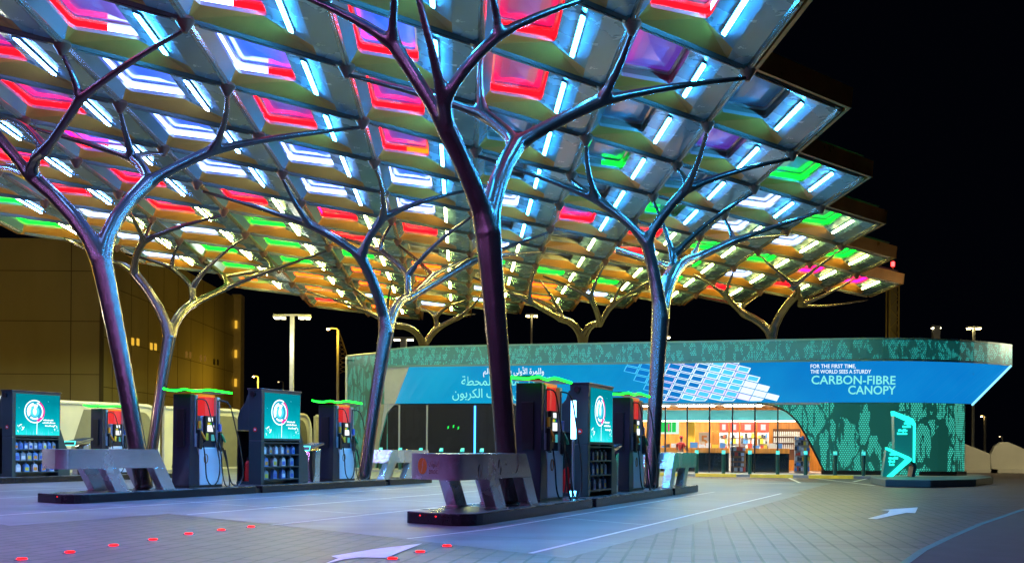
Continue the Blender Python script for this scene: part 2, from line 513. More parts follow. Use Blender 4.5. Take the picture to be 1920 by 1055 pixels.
# colours: left, far-left half, far-right half, right, pillow, strip
SCHEME = {(1, -1): 'wwrrb', (1, 0): 'rrrrp', (0, 0): 'wwwwb', (0, 1): 'wwwwb', (0, -1): 'rrwwp', (1, -2): 'wwrrb', (-1, 1): 'rrrrp', (-1, 0): 'rrrrp', (-1, 2): 'mrwmb', (1, 1): 'wwwwb',
          (1, 2): 'wwwwb', (0, 2): 'wwwwb', (-1, 3): 'rrrrp', (0, 3): 'rrrrp', (2, -2): 'rrrwb', (2, -1): 'rrrrp', (2, 0): 'rrooP', (2, 1): 'wwwwb', (3, -3): 'rrrrm', (3, -2): 'rrrrm',
          (3, -1): '....d', (4, -4): 'mrrwm', (4, -3): 'm...p', (4, -2): '....d', (5, -3): '....d', (5, -2): '....p', (6, -2): 'ggggg', (4, -1): '..g.d', (2, 2): 'wwwwb', (3, 0): '....d',
          (3, 1): 'wwwwt', (3, 2): '....d', (4, 0): '....d', (5, -1): '....d', (5, 0): 'gg..g', (6, -1): 'wwwwt', (7, -1): 'ggggg', (6, 0): 'wwwwt', (5, 1): 'rrrrd', (6, 1): 'ggggg', (7, 0): 'wwwwt',
          (1, 3): 'mrrrd', (0, 4): '.ggod', (1, 4): 'rrrrd', (2, 3): 'rrrrd', (2, 4): '....d', (-2, 5): 'wwwwt', (-2, 4): 'rrrrd', (-1, 4): 'rrrrp', (-1, 5): 'wwwwt', (0, 5): 'ggggg', (-1, 6): 'ggggg',
          (0, 6): 'ggggg', (1, 5): 'ggggg', (-3, 5): 'ggggg', (-3, 6): 'ggggg', (-2, 6): 'wwwwt', (-2, 7): 'wwwwt', (-1, 7): 'ggggg', (-1, 8): 'oo.gd', (0, 7): 'ooood', (0, 8): 'oo.od', (1, 6): 'ooood',
          (1, 7): 'ooood', (8, 0): 'ggggg', (8, 1): 'mmmmd', (7, 1): 'ggggg', (9, 1): 'mmmmd', (6, 2): 'ggggg', (7, 2): 'wwwwt', (8, 2): 'rrrrd', (7, 3): 'rrrrd', (5, 2): 'oorrd'}
def scheme(i, j):
    k = SCHEME.get((i, j))
    if k: return k.replace('P', 'p')
    rg = random.Random(i * 131 + j * 17 + 5)
    s, t = i + j, i - j
    if s >= 6:
        return rg.choice(['ggggg', 'wwwwt', 'ooood', 'wwggg', '....d', 'rrrrd'])
    if s <= -1:
        return rg.choice(['rrrrp', 'wwwwb', 'wwrrb', 'mmwwb', 'rrwwp', 'wwwwb'])
    return rg.choice(['rrrrp', 'wwwwb', '....d', 'rrrrd', 'wwwwt'])

RIM = [(.10, .15), (.545, .19), (.535, .745), (.10, .885)]     # TL TR BR BL
ZR, ZT = .07, .285
def cell_geo(i, j):
    c = lat(i + .5, j + .5)
    z00, z10, z11, z01 = zc(i, j), zc(i + 1, j), zc(i + 1, j + 1), zc(i, j + 1)
    def Lp(a, b, z):
        zz = z00 * (1 - a) * (1 - b) + z10 * a * (1 - b) + z11 * a * b + z01 * (1 - a) * b
        w_ = pq(P0 + LA * (i + a + j + b), Q0 + LB * (i + a - j - b), zz + z)
        return w_ - c
    return c, Lp
def rounded(poly, r=.16, n=4):
    out = []
    for k in range(4):
        a, b, c = Vector(poly[k - 1]), Vector(poly[k]), Vector(poly[(k + 1) % 4])
        p0_ = b + (a - b) * r * (.45 if k % 2 else .6); p1_ = b + (c - b) * r * (.6 if k % 2 else .45)
        out.append(bez(p0_, b, p1_, n))
    return out
RC = rounded(RIM)
LOOP = [p for c in RC for p in c]
NL = len(LOOP)
CEN = Vector((sum(p.x for p in LOOP) / NL, sum(p.y for p in LOOP) / NL))
def inset(p, k): return p + (CEN - p) * k

stuff_mb = None
def build_cell(i, j, part):
    c, Lp = cell_geo(i, j)
    sch = scheme(i, j)
    s, t = i + j, i - j
    mb = MB()
    K0, K1, K2, K3 = (.02, .02), (.98, .02), (.98, .98), (.02, .98)
    k0, k1, k2, k3 = [Lp(*k, ZR) for k in (K0, K1, K2, K3)]
    k1m, k2m = Lp(.80, .02, ZR), Lp(.80, .98, ZR)
    m1, m2 = Lp(.80, .12, ZR + .035), Lp(.795, .855, ZR + .03)
    rim = [[Lp(p.x, p.y, ZT) for p in cc] for cc in RC]
    TL, TR, BR, BL = rim
    def fan(k, pts, mi):
        for a, b in zip(pts[:-1], pts[1:]): mb.face([k, a, b], mi)
    fan(k0, TL, 1); fan(m1, TR, 1); fan(m2, BR, 1); fan(k3, BL, 0)
    mb.face([k0, k3, BL[-1], TL[0]], 1)
    mb.face([k0, TL[-1], TR[0], m1, k1m], 1)
    mb.face([m1, TR[-1], BR[0], m2], 1)
    mb.face([k3, BL[0], BR[-1], k2m], 0)
    mb.face([BR[-1], m2, k2m], 0)
    mb.face([m1, m2, k2, k1], 1); mb.face([k1m, m1, k1], 1); mb.face([k2m, k2, m2], 1)
    # upstanding lip and collar above it
    lp = [Lp(p.x, p.y, ZT) for p in LOOP]; up = [Lp(p.x, p.y, ZT + .09) for p in LOOP]
    top = [Lp(*inset(p, .05), ZT + .10) for p in LOOP]
    for k in range(NL):
        k_ = (k + 1) % NL
        mb.face([lp[k], lp[k_], up[k_], up[k]], 2)
    o = mb.build('coffer', [M_gold, M_silver, M_collar], canopy if part else None, c - CO, smooth=False)
    # lit tray round the skylight
    led = MB(); keys = []
    lo = [Lp(p.x, p.y, ZT + .09) for p in LOOP]; hi = [Lp(*inset(p, .015), ZT + .21) for p in LOOP]
    hi2 = [Lp(*inset(p, .10), ZT + .225) for p in LOOP]; hi3 = [Lp(*inset(p, .10), ZT + .30) for p in LOOP]
    n = len(RC[0])
    mlist = [M_ledoff, M_collar]
    def mi(ch):
        if ch == '.': return 0
        mm = LEDM[ch]
        if mm not in mlist: mlist.append(mm)
        return mlist.index(mm)
    for k in range(NL):
        k_ = (k + 1) % NL
        mid = (LOOP[k] + LOOP[k_]) / 2
        a, b = mid.x, mid.y
        d_right, d_left = abs(a - .54), abs(a - .10)
        if b > .66 and k >= 2 * n - 1 and k < 4 * n:      # far edge, two halves
            q0, q1 = Vector(LOOP[k]), Vector(LOOP[k_])
            if (q0 - q1).length > .2:
                parts = [(0, .5, sch[2]), (.5, 1, sch[1])]
                for f0, f1, ch in parts:
                    A0, A1 = lo[k].lerp(lo[k_], f0), lo[k].lerp(lo[k_], f1)
                    B0, B1 = hi[k].lerp(hi[k_], f0), hi[k].lerp(hi[k_], f1)
                    led.face([A0, A1, B1, B0], mi(ch))
                led.face([hi[k], hi[k_], hi2[k_], hi2[k]], 1); led.face([hi2[k], hi2[k_], hi3[k_], hi3[k]], 1)
                continue
            ch = sch[2] if a > .32 else sch[1]
        elif a < .2: ch = sch[0]
        elif a > .45: ch = sch[3]
        else: ch = '.'
        led.face([lo[k], lo[k_], hi[k_], hi[k]], mi(ch))
        led.face([hi[k], hi[k_], hi2[k_], hi2[k]], 1); led.face([hi2[k], hi2[k_], hi3[k_], hi3[k]], 1)
    led.build('led_tray', mlist, o if part else o)
    # the inflated cushion that closes the skylight
    pb = MB()
    rings = [(.09, .27), (.35, .22), (.65, .185)]
    prev = None
    for kf, zz in rings:
        cur = [Lp(*inset(p, kf), ZT + zz) for p in LOOP]
        if prev:
            for k in range(NL):
                k_ = (k + 1) % NL
                pb.face([prev[k], prev[k_], cur[k_], cur[k]])
        prev = cur
    ctr = Lp(CEN.x, CEN.y, ZT + .17)
    for k in range(NL): pb.face([prev[k], prev[(k + 1) % NL], ctr])
    pb.build('skylight', PILLOW[sch[4]], o, smooth=True)
    # strip lamp on the sloping right-hand panel
    kind = 'warm' if s >= 7 or (s >= 5 and t <= -2) else ('cyan' if (t >= 1 and s >= -1 and s <= 5) else ('mid' if s >= 4 or (s >= 3 and t < -2) else ('violet' if s <= -2 else 'cool')))
    sb = MB()
    def onp(a, b, off):
        f = (a - .54) / (.80 - .54)
        return Lp(a, b, ZT + (ZR + .03 - ZT) * f - off)
    a0, a1, b0, b1 = .652, .692, .20, .765
    c4 = [(a0, b0), (a1, b0), (a1, b1), (a0, b1)]
    sb.hexa([onp(a, b, .05) for a, b in c4], [onp(a, b, -.02) for a, b in c4], 0)
    g = .007
    c5 = [(a0 + g, b0 + g), (a1 - g, b0 + g), (a1 - g, b1 - g), (a0 + g, b1 - g)]
    sb.hexa([onp(a, b, .075) for a, b in c5], [onp(a, b, .052) for a, b in c5], 1)
    sb.build('strip_light', [M_silver, STRIP[kind]], o)
    return o

def visible(i, j):
    for a in (0, .5, 1):
        for b in (0, .5, 1):
            x = lat(i + a, j + b)
            if x.y > 2:
                X, Y = FPX * x.x / x.y, FPX * (x.z - CAMZ) / x.y
                u, v = 960 + X, VH - Y
                if -20 < u < 1940 and -20 < v < 1075: return True
    return False
vis = [c for c in cells if visible(*c)]
vis.sort(key=lambda c: lat(c[0] + .5, c[1] + .5).y)
hid = [c for c in cells if c not in set(vis)]
part_cells, rest_cells = vis[:100], vis[100:] + hid
for c in part_cells: build_cell(*c, True)
rest = []
for c in rest_cells:
    o = build_cell(*c, False)
    rest += [o] + list(o.children)
def join_objs(objs, name, parent):
    """gathers meshes into one object without operators"""
    mb = MB(); mats = []
    for o in objs:
        off = o.location if not o.parent else o.parent.location
        base = len(mb.v)
        mb.v += [v.co + off for v in o.data.vertices]
        for p in o.data.polygons:
            mm = o.data.materials[p.material_index]
            if mm not in mats: mats.append(mm)
            mb.f.append([base + k for k in p.vertices]); mb.m.append(mats.index(mm))
    for o in objs:
        me = o.data; bpy.data.objects.remove(o); bpy.data.meshes.remove(me)
    return mb.build(name, mats, parent)
if rest:
    ro = join_objs(rest, 'outer_coffers', canopy)
    ro['kind'] = 'stuff'
# ribs along every lattice line
rb = MB()
edges = set()
for (i, j) in cells:
    for e in [((i, j), (i + 1, j)), ((i, j + 1), (i + 1, j + 1)), ((i, j), (i, j + 1)), ((i + 1, j), (i + 1, j + 1))]: edges.add(e)
for a, b in sorted(edges):
    A_, B_ = lat(*a, 0) - CO, lat(*b, 0) - CO
    d = (B_ - A_).normalized(); n = Vector((-d.y, d.x, 0)).normalized()
    h0, h1 = .080, .045
    zz = Vector((0, 0, 1))
    prof = [n * h1 + zz * .0, n * h0 + zz * .075, n * h0 + zz * .2, -n * h0 + zz * .2, -n * h0 + zz * .075, -n * h1 + zz * .0]
    rb.hexa([A_ + d * .12 + q for q in prof], [B_ - d * .12 + q for q in prof])
    rb.tube([A_ + d * .3 - zz * .012, B_ - d * .3 - zz * .012], .022, 6)
rb.build('rib_grid', M_rib, canopy)
# outer fascia all round the canopy and its roof skin
fb = MB(); roof = MB()
for (i, j) in cells:
    for nb, (a, b) in {(i, j - 1): ((i, j), (i + 1, j)), (i, j + 1): ((i, j + 1), (i + 1, j + 1)), (i - 1, j): ((i, j), (i, j + 1)), (i + 1, j): ((i + 1, j), (i + 1, j + 1))}.items():
        if nb not in cset:
            A_, B_ = lat(*a) - CO, lat(*b) - CO
            cc = lat(i + .5, j + .5) - CO
            d = (B_ - A_).normalized(); n = Vector((-d.y, d.x, 0))
            if n.dot(A_ - cc) < 0: n = -n
            A_ -= d * .13; B_ += d * .13
            z0, z1 = Vector((0, 0, .02)), Vector((0, 0, .52))
            n0, n1 = n * .117, n * .21
            fb.hexa([A_ + z0 + n0, B_ + z0 + n0, B_ + z0 + n1, A_ + z0 + n1], [A_ + z1 + n0, B_ + z1 + n0, B_ + z1 + n1 * 1.2, A_ + z1 + n1 * 1.2])
    roof.face([lat(i, j, .70) - CO, lat(i + 1, j, .70) - CO, lat(i + 1, j + 1, .70) - CO, lat(i, j + 1, .70) - CO])
fb.build('edge_fascia', M_gold, canopy)
roof.build('roof_skin', mat('roof_membrane', (.1, .1, .11), .7), canopy)
# copper cones where the columns meet the grid
nodes = sorted({n for c in cells for n in [(c[0], c[1]), (c[0] + 1, c[1]), (c[0], c[1] + 1), (c[0] + 1, c[1] + 1)]}, key=lambda n: lat(*n).y)
def node_vis(n):
    x = lat(*n); u, v = 960 + FPX * x.x / x.y, VH - FPX * (x.z - CAMZ) / x.y
    return x.y > 2 and -40 < u < 1960 and -40 < v < 1075
def ncells(n): return sum((n[0] - a, n[1] - b) in cset for a in (0, 1) for b in (0, 1))
nodes = [n for n in nodes if node_vis(n) and ncells(n) > 1]
cone = MB().cyl((0, 0), .05, .20, -.22, .02, 18).cyl((0, 0), .20, .18, .02, .09, 18)
cproto = None
for n in nodes[:100]:
    if cproto is None:
        cproto = cone.build('node_cone', M_copper, canopy, lat(*n) - CO, smooth=True)
    else:
        o = cproto.copy(); COL.objects.link(o); o.parent = canopy; o.location = lat(*n) - CO
if nodes[100:]:
    mb = MB()
    for n in nodes[100:]:
        p = lat(*n) - CO
        sub = MB().cyl((p.x, p.y), .05, .25, p.z - .26, p.z + .02, 12).cyl((p.x, p.y), .25, .23, p.z + .02, p.z + .09, 12)
        o_ = len(mb.v); mb.v += sub.v; mb.f += [[o_ + k for k in f] for f in sub.f]; mb.m += sub.m
    mb.build('far_node_cones', M_copper, canopy)['kind'] = 'stuff'

# ------------------------------------------------------------------ branching columns
def tree(label, base, fork, spec, rk=1.0, group='branching carbon-fibre columns under the canopy', vox=.03):
    """spec: nested joints (u, v, [children]); leaves are lattice nodes (i, j) or ('p', u, v)"""
    V, E, RR = [], [], []
    def leafpos(c):
        if c[0] == 'p': return on_canopy(c[1], c[2])
        return lat(*c)
    def is_leaf(c): return c[0] == 'p' or len(c) == 2
    def leaves(c):
        if is_leaf(c): return [leafpos(c)]
        return [x for k in c[2] for x in leaves(k)]
    if isinstance(fork, tuple):
        lv = [x for c in spec for x in leaves(c)]
        fork = at(*fork, base.y + .22 * (sum(x.y for x in lv) / len(lv) - base.y))
    def addv(p, r): V.append(p); RR.append(r); return len(V) - 1
    b0 = addv(base, .215 * rk)
    mid = base.lerp(fork, .5)
    d = (fork - base)
    path = bez(base, base.lerp(fork, .55) + Vector((d.x, d.y, 0)) * -.06, fork, 6)[1:-1]
    last = b0
    for k, p in enumerate(path):
        v = addv(p, (.215, .212, .212, .220, .236)[k] * rk); E.append((last, v)); last = v
    fk = addv(fork, .258 * rk); E.append((last, fk))
    def walk(pi, pd, pr, children, depth):
        P = V[pi]
        for c in children:
            if is_leaf(c):
                C = leafpos(c) + Vector((0, 0, -.14)); r_end = .064 * rk
            else:
                lv = leaves(c); my = sum(x.y for x in lv) / len(lv)
                Y = P.y + (my - P.y) * (.55 if depth == 0 else .6)
                C = at(c[0], c[1], Y); r_end = {0: .175, 1: .135}.get(depth, .11) * rk
            L_ = (C - P).length
            dirn = (C - P).normalized()
            ctrl = P + (pd * (.55 if depth == 0 else .3) + dirn * (.45 if depth == 0 else .7)).normalized() * L_ * .40
            n = 3 if L_ < 1.5 else (4 if L_ < 3.2 else 5)
            pts = bez(P, ctrl, C, n)[1:]
            last = pi
            r0 = {0: .215, 1: .150, 2: .115}.get(depth, .10) * rk
            for k, p in enumerate(pts):
                f = (k + 1) / n
                r = r0 + (r_end - r0) * f if is_leaf(c) else r0 + (r_end - r0) * f
                if k == n - 1 and not is_leaf(c): r = r_end * 1.12
                v = addv(p, r); E.append((last, v)); last = v
            if not is_leaf(c):
                walk(last, (C - pts[-2]).normalized() if n > 1 else dirn, r_end, c[2], depth + 1)
    walk(fk, (fork - V[fk - 1]).normalized(), .26, spec, 0)
    # grow a closed tube along every edge, swell the joints and fuse all into one skin
    nb = {k: [] for k in range(len(V))}
    for p, q in E: nb[p].append(q); nb[q].append(p)
    mb = MB()
    for p, q in E: mb.tube([V[p] - base, V[q] - base], [RR[p], RR[q]], 14)
    bm = bmesh.new()
    me = bpy.data.meshes.new('branching_column')
    me.from_pydata([tuple(v) for v in mb.v], [], mb.f)
    bm.from_mesh(me)
    for k in range(1, len(V)):
        r = RR[k] * (1.0 if len(nb[k]) < 3 else 1.06)
        if len(nb[k]) == 1: r = RR[k]
        bmesh.ops.create_icosphere(bm, subdivisions=2, radius=r, matrix=Matrix.Translation(V[k] - base))
    bmesh.ops.recalc_face_normals(bm, faces=bm.faces)
    bm.to_mesh(me); bm.free()
    o = bpy.data.objects.new('branching_column', me); COL.objects.link(o)
    md = o.modifiers.new('fuse', 'REMESH'); md.mode = 'VOXEL'; md.voxel_size = vox; md.use_smooth_shade = True
    md = o.modifiers.new('relax', 'SMOOTH'); md.factor = .5; md.iterations = int(.75 / vox)
    dg = bpy.context.evaluated_depsgraph_get()
    m2 = bpy.data.meshes.new_from_object(o.evaluated_get(dg))
    m2.name = 'branching_column'
    bpy.data.objects.remove(o); bpy.data.meshes.remove(me)
    m2.materials.clear(); m2.materials.append(M_carbon)
    m2.polygons.foreach_set('use_smooth', [True] * len(m2.polygons))
    o = bpy.data.objects.new('branching_column', m2); COL.objects.link(o)
    o.location = base
    return tag(o, label, 'column', group)

QA, QB, QC = -7.69, -17.6, -28.0
T = {}
T['A1'] = tree('thick branching column with a red sheen behind the engraved steel guard', pq(17.74, QA, .2), (915, 440),
     [(841, 249, [(739, 84, [(2, -2), ('p', 745, -60), ('p', 560, -25)]), (832, 192, [('p', 770, -75), (933, 66, [(3, -3), ('p', 1110, -20)])])]),
      (968, 272, [(906, 215, [(2, -1), (3, -2)]), (1125, 190, [(4, -3), (5, -3)])])])
T['B1'] = tree('thick branching column rising behind the plain mirror-steel guard on the left island', pq(18.9, QB, .2), (190, 488),
     [(60, 330, [(-45, 205, [('p', -60, 120), ('p', -130, 210)]), (84, 282, [('p', -5, 212), (150, 186, [(0, 0), (1, -1)])]), ('p', -30, 350)]),
      (278, 342, [(250, 298, [(-1, 2), (0, 1), (0, 2)]), (398, 282, [(1, 0), (2, 0), (1, 1)])])])
T['A2'] = tree('slim branching column beside the small green-lit guard on the nearest island', pq(27.4, QA, .2), (1238, 600),
     [(1213, 455, [(1119, 374, [(3, 0), (4, 0), (4, -1)]), (1284, 357, [(5, -2), (6, -2), (5, -1)])]),
      (1262, 505, [(1262, 480, [(5, 0), (6, -1)]), (1160, 470, [(5, 2)])]),
      (1291, 490, [(1374, 452, [(6, 0), (7, -1), (7, 0)]), (6, 1)])])
T['B2'] = tree('slim branching column in front of the perforated left wing of the shop', pq(28.7, QB, .2), (724, 624),
     [(677, 482, [(582, 422, [('p', 380, 351), (1, 2)]), (718, 408, [(2, 1), (2, 2), (3, 1)])]),
      (764, 560, [(764, 517, [(713, 470, [(1, 4), (2, 3)]), (3, 2)]), (810, 517, [(2, 4), (3, 4)]), (880, 492, [(4, 2), (4, 3)])])])
T['C2'] = tree('slim branching column behind the thick left trunk, forking low before the amber factory', pq(30.3, QC, .2), (317, 632),
     [(252, 512, [(219, 496, [('p', 190, 470), ('p', 120, 440)]), (269, 452, [('p', 226, 370), (-1, 5), (0, 4)])]),
      (361, 570, [(360, 540, [(322, 502, [(-1, 6), ('p', 236, 470)]), (0, 5)]), (422, 540, [(421, 518, [(-1, 7), (1, 6)]), (510, 506, [(0, 6), (1, 5)])])])])
for key, (fu, fv, spec, lb) in {
    'R1': (795, 652, [(742, 610, [(690, 584, [('p', 552, 534), ('p', 668, 551)]), (725, 585, [('p', 640, 520), ('p', 735, 520)])]), (818, 617, [(817, 594, [('p', 780, 572), ('p', 875, 558)]), (858, 596, [('p', 905, 545), ('p', 890, 585)])])],
           'branching column rising behind the left end of the shop roof'),
    'R2': (1093, 642, [(1052, 597, [(995, 566, [('p', 886, 514), (4, 4)]), (1050, 585, [('p', 930, 540), ('p', 1012, 520)])]), (1124, 606, [(1108, 558, [('p', 1018, 512), (5, 3)]), (1142, 578, [('p', 1195, 545), (6, 3), ('p', 1170, 520)])])],
           'branching column rising behind the middle of the shop roof'),
    'R3': (1447, 630, [(1395, 588, [(1361, 553, [('p', 1300, 508), (7, 2)]), (1392, 574, [('p', 1310, 552), ('p', 1422, 548)])]), (1493, 552, [(1490, 535, [(7, 1), (8, 0)]), (1500, 571, [(9, 1), (10, 2)])])],
           'branching column rising behind the right end of the shop roof')}.items():
    f_ = atp(fu, fv, 52.2)
    T[key] = tree(lb, Vector((f_.x, f_.y, 4.2)), f_, spec, 1.05, vox=.05)

# ------------------------------------------------------------------ fuel islands
def rounded_poly(pts, rs, n=5):
    out = []
    k_ = len(pts)
    for k in range(k_):
        a, b, c = Vector(pts[k - 1]), Vector(pts[k]), Vector(pts[(k + 1) % k_])
        r = rs[k]
        if r <= 0: out.append(b); continue
        out += bez(b + (a - b).normalized() * r, b, b + (c - b).normalized() * r, n)
    return [(p.x, p.y) for p in out]
def island(q, p0, L_, label, dots, cuts):
    t = thing('fuel_island', label, 'fuel island', pq(p0, q), RZ, 'raised fuel islands')
    hw = .66
    full = [(-.18, -hw), (L_ - .18, -hw), (L_ + .18, hw), (.18, hw)]
    xs = [None] + cuts + [None]
    for k in range(len(cuts) + 1):
        a, b = xs[k], xs[k + 1]
        pts, rs = [], []
        pts.append((-.18 if a is None else a + .12, -hw)); rs.append(.55 if a is None else .02)
        pts.append((L_ - .18 if b is None else b - .12, -hw)); rs.append(.1 if b is None else .02)
        pts.append((L_ + .18 if b is None else b - .12, hw)); rs.append(.55 if b is None else .02)
        pts.append((.18 if a is None else a + .12, hw)); rs.append(.1 if a is None else .02)
        poly = rounded_poly(pts, rs)
        sec = MB().prism(poly, 0, .19).build('kerb', M_kerb, t, bevel=.01)
        c = Vector((sum(x for x, y in poly) / len(poly), sum(y for x, y in poly) / len(poly)))
        poly2 = [tuple(Vector(p) + (c - Vector(p)).normalized() * .03) for p in poly]
        MB().prism(poly2, .191, .20).build('top_plate', M_kerbtop, sec)
    for cx in cuts:
        MB().box(cx - .14, cx + .14, -hw + .05, hw - .05, 0, .12).build('service_gap', M_black, t)
    dm = emat('kerb_red_dot', (1, .02, .02), 3)
    for x, y in dots:
        MB().cyl((x, y), .012, .012, .14, .155, 10).build('marker_light', dm, t)
    return t
isA = island(QA, 14.74, 15.7, 'nearest black kerbed fuel island with the engraved steel guard at its front', [(.02, .30), (-.1, -.05)], [5.95, 12.6])
isB = island(QB, 16.2, 16.2, 'left black kerbed fuel island with the plain mirror-steel guard at its front', [(-.05, -.2)], [6.2, 12.9])
isC = island(QC, 17.5, 15.0, 'farthest black kerbed fuel island, partly outside the left edge', [], [])

def steel_guard(loc, rz, label, engraved):
    t = thing('steel_guard', label, 'guard', loc, rz, 'stainless steel island guards')
    z0, z1 = .53, .95
    ln = .62 / .95
    def sh(x, z): return x + ln * (z1 - z)
    topp = rounded_poly([(-.20, -.50), (2.68, -.50), (2.95, .60), (.36, .60)], [.32, 0, 0, .06])
    def at_z(z): return [(x if x < 2 else sh(x, z), y, z) for x, y in topp]
    beam = MB().hexa(at_z(z0), at_z(z1)).build('beam', M_steel, t, smooth=True)
    def leg(x, y0, y1, wd):
        bt = [(x + ln * (z1), y0, 0), (x + wd + ln * z1, y0, 0), (x + wd + ln * z1, y1, 0), (x + ln * z1, y1, 0)]
        tp = [(a - ln * z0, b, z0) for a, b, _ in bt]
        lg = MB().hexa(bt, tp).build('leg', M_steel, t, bevel=.008)
        MB().box(x + ln * z1 - .03, x + wd + .03 + ln * z1, y0 - .02, y1 + .02, 0, .02).build('base_plate', M_steel, lg)
    leg(.78, -.498, -.29, .42); leg(2.27, -.498, -.29, .41)
    leg(1.05, .39, .598, .42); leg(2.5, .39, .598, .41)
    if engraved:
        # emblem and lettering on the slanted front face
        f0, f1 = Vector((.36, .60, 0)), Vector((-.20, -.50, 0))
        d = (f1 - f0).normalized(); nrm = Vector((d.y, -d.x, 0))
        if nrm.x > 0: nrm = -nrm
        def onf(x, z, off=.004): return f0 + d * x + Vector((0, 0, z)) + nrm * off
        em = MB()
        cx, cz, r = .34, .745, .125
        n = 28
        em.face([onf(cx + r * math.cos(2 * PI * k / n), cz + r * 1.05 * math.sin(2 * PI * k / n)) for k in range(n)], 0)
        slash = [(-.025, -.10), (.012, .012), (-.012, .012), (.03, .10), (.045, .10), (.012, .03), (.035, .03), (-.008, -.10)]
        em.face([onf(cx + x, cz + z, .008) for x, z in slash], 1)
        em.build('emblem', [mat('emblem_orange', (.62, .20, .02), .35, .2), mat('emblem_slash', (.62, .5, .38), .3, .8)], t)
        tx = MB()
        for s_, zz, ar_ in (('إينوك', .775, True), ('enoc', .655, False)):
            vs, fs = text_mb(s_, .155, arabic=ar_)
            tx.add([onf(.52 + v.x * .85, zz + v.y * .9 - .03, .006) for v in vs], fs)
        tx.build('lettering', mat('etched_lettering', (.22, .13, .10), .5, .5), t)
        # bright cut strokes on the long side: hook, dots and ovals
        ch = MB()
        y = -.504
        def stroke(pts): ch.tube([(x, y, z) for x, z in pts], .008, 6)
        stroke([(2.30, .93), (2.31, .75), (2.25, .64), (2.18, .60), (2.13, .63)])
        ch.box(2.04, 2.07, y - .005, y + .002, .60, .63)
        def oval(cx, cz, rx, rz, a0=0, a1=2 * PI):
            stroke([(cx + rx * math.cos(a0 + (a1 - a0) * k / 16), cz + rz * math.sin(a0 + (a1 - a0) * k / 16)) for k in range(17)])
        oval(1.50, .715, .055, .13)
        oval(1.27, .70, .045, .10, -.4, PI)
        oval(1.72, .78, .05, .05, -.6, 1.8)
        ch.box(1.10, 1.13, y - .005, y + .002, .58, .61)
        oval(.70, .66, .05, .11, 0, PI); stroke([(.65, .66), (.65, .56)]); stroke([(.75, .66), (.75, .56)])
        ch.build('cut_numeral', mat('polished_cut', (.8, .72, .55), .15, 1), t)
    return t
steel_guard(pq(14.62, QA, .20), RZ, 'brushed steel guard engraved with an orange emblem, nearest island', True)
steel_guard(pq(16.1, QB, .20), RZ, 'plain mirror-steel guard beam with teal and green reflections on the left island', False)
steel_guard(pq(30.6, QA, .20), RZ + PI, 'small green-lit steel guard at the far end of the nearest island', False)
steel_guard(pq(32.4, QB, .20), RZ + PI, 'pale steel guard at the far end of the left island before the shop', False)

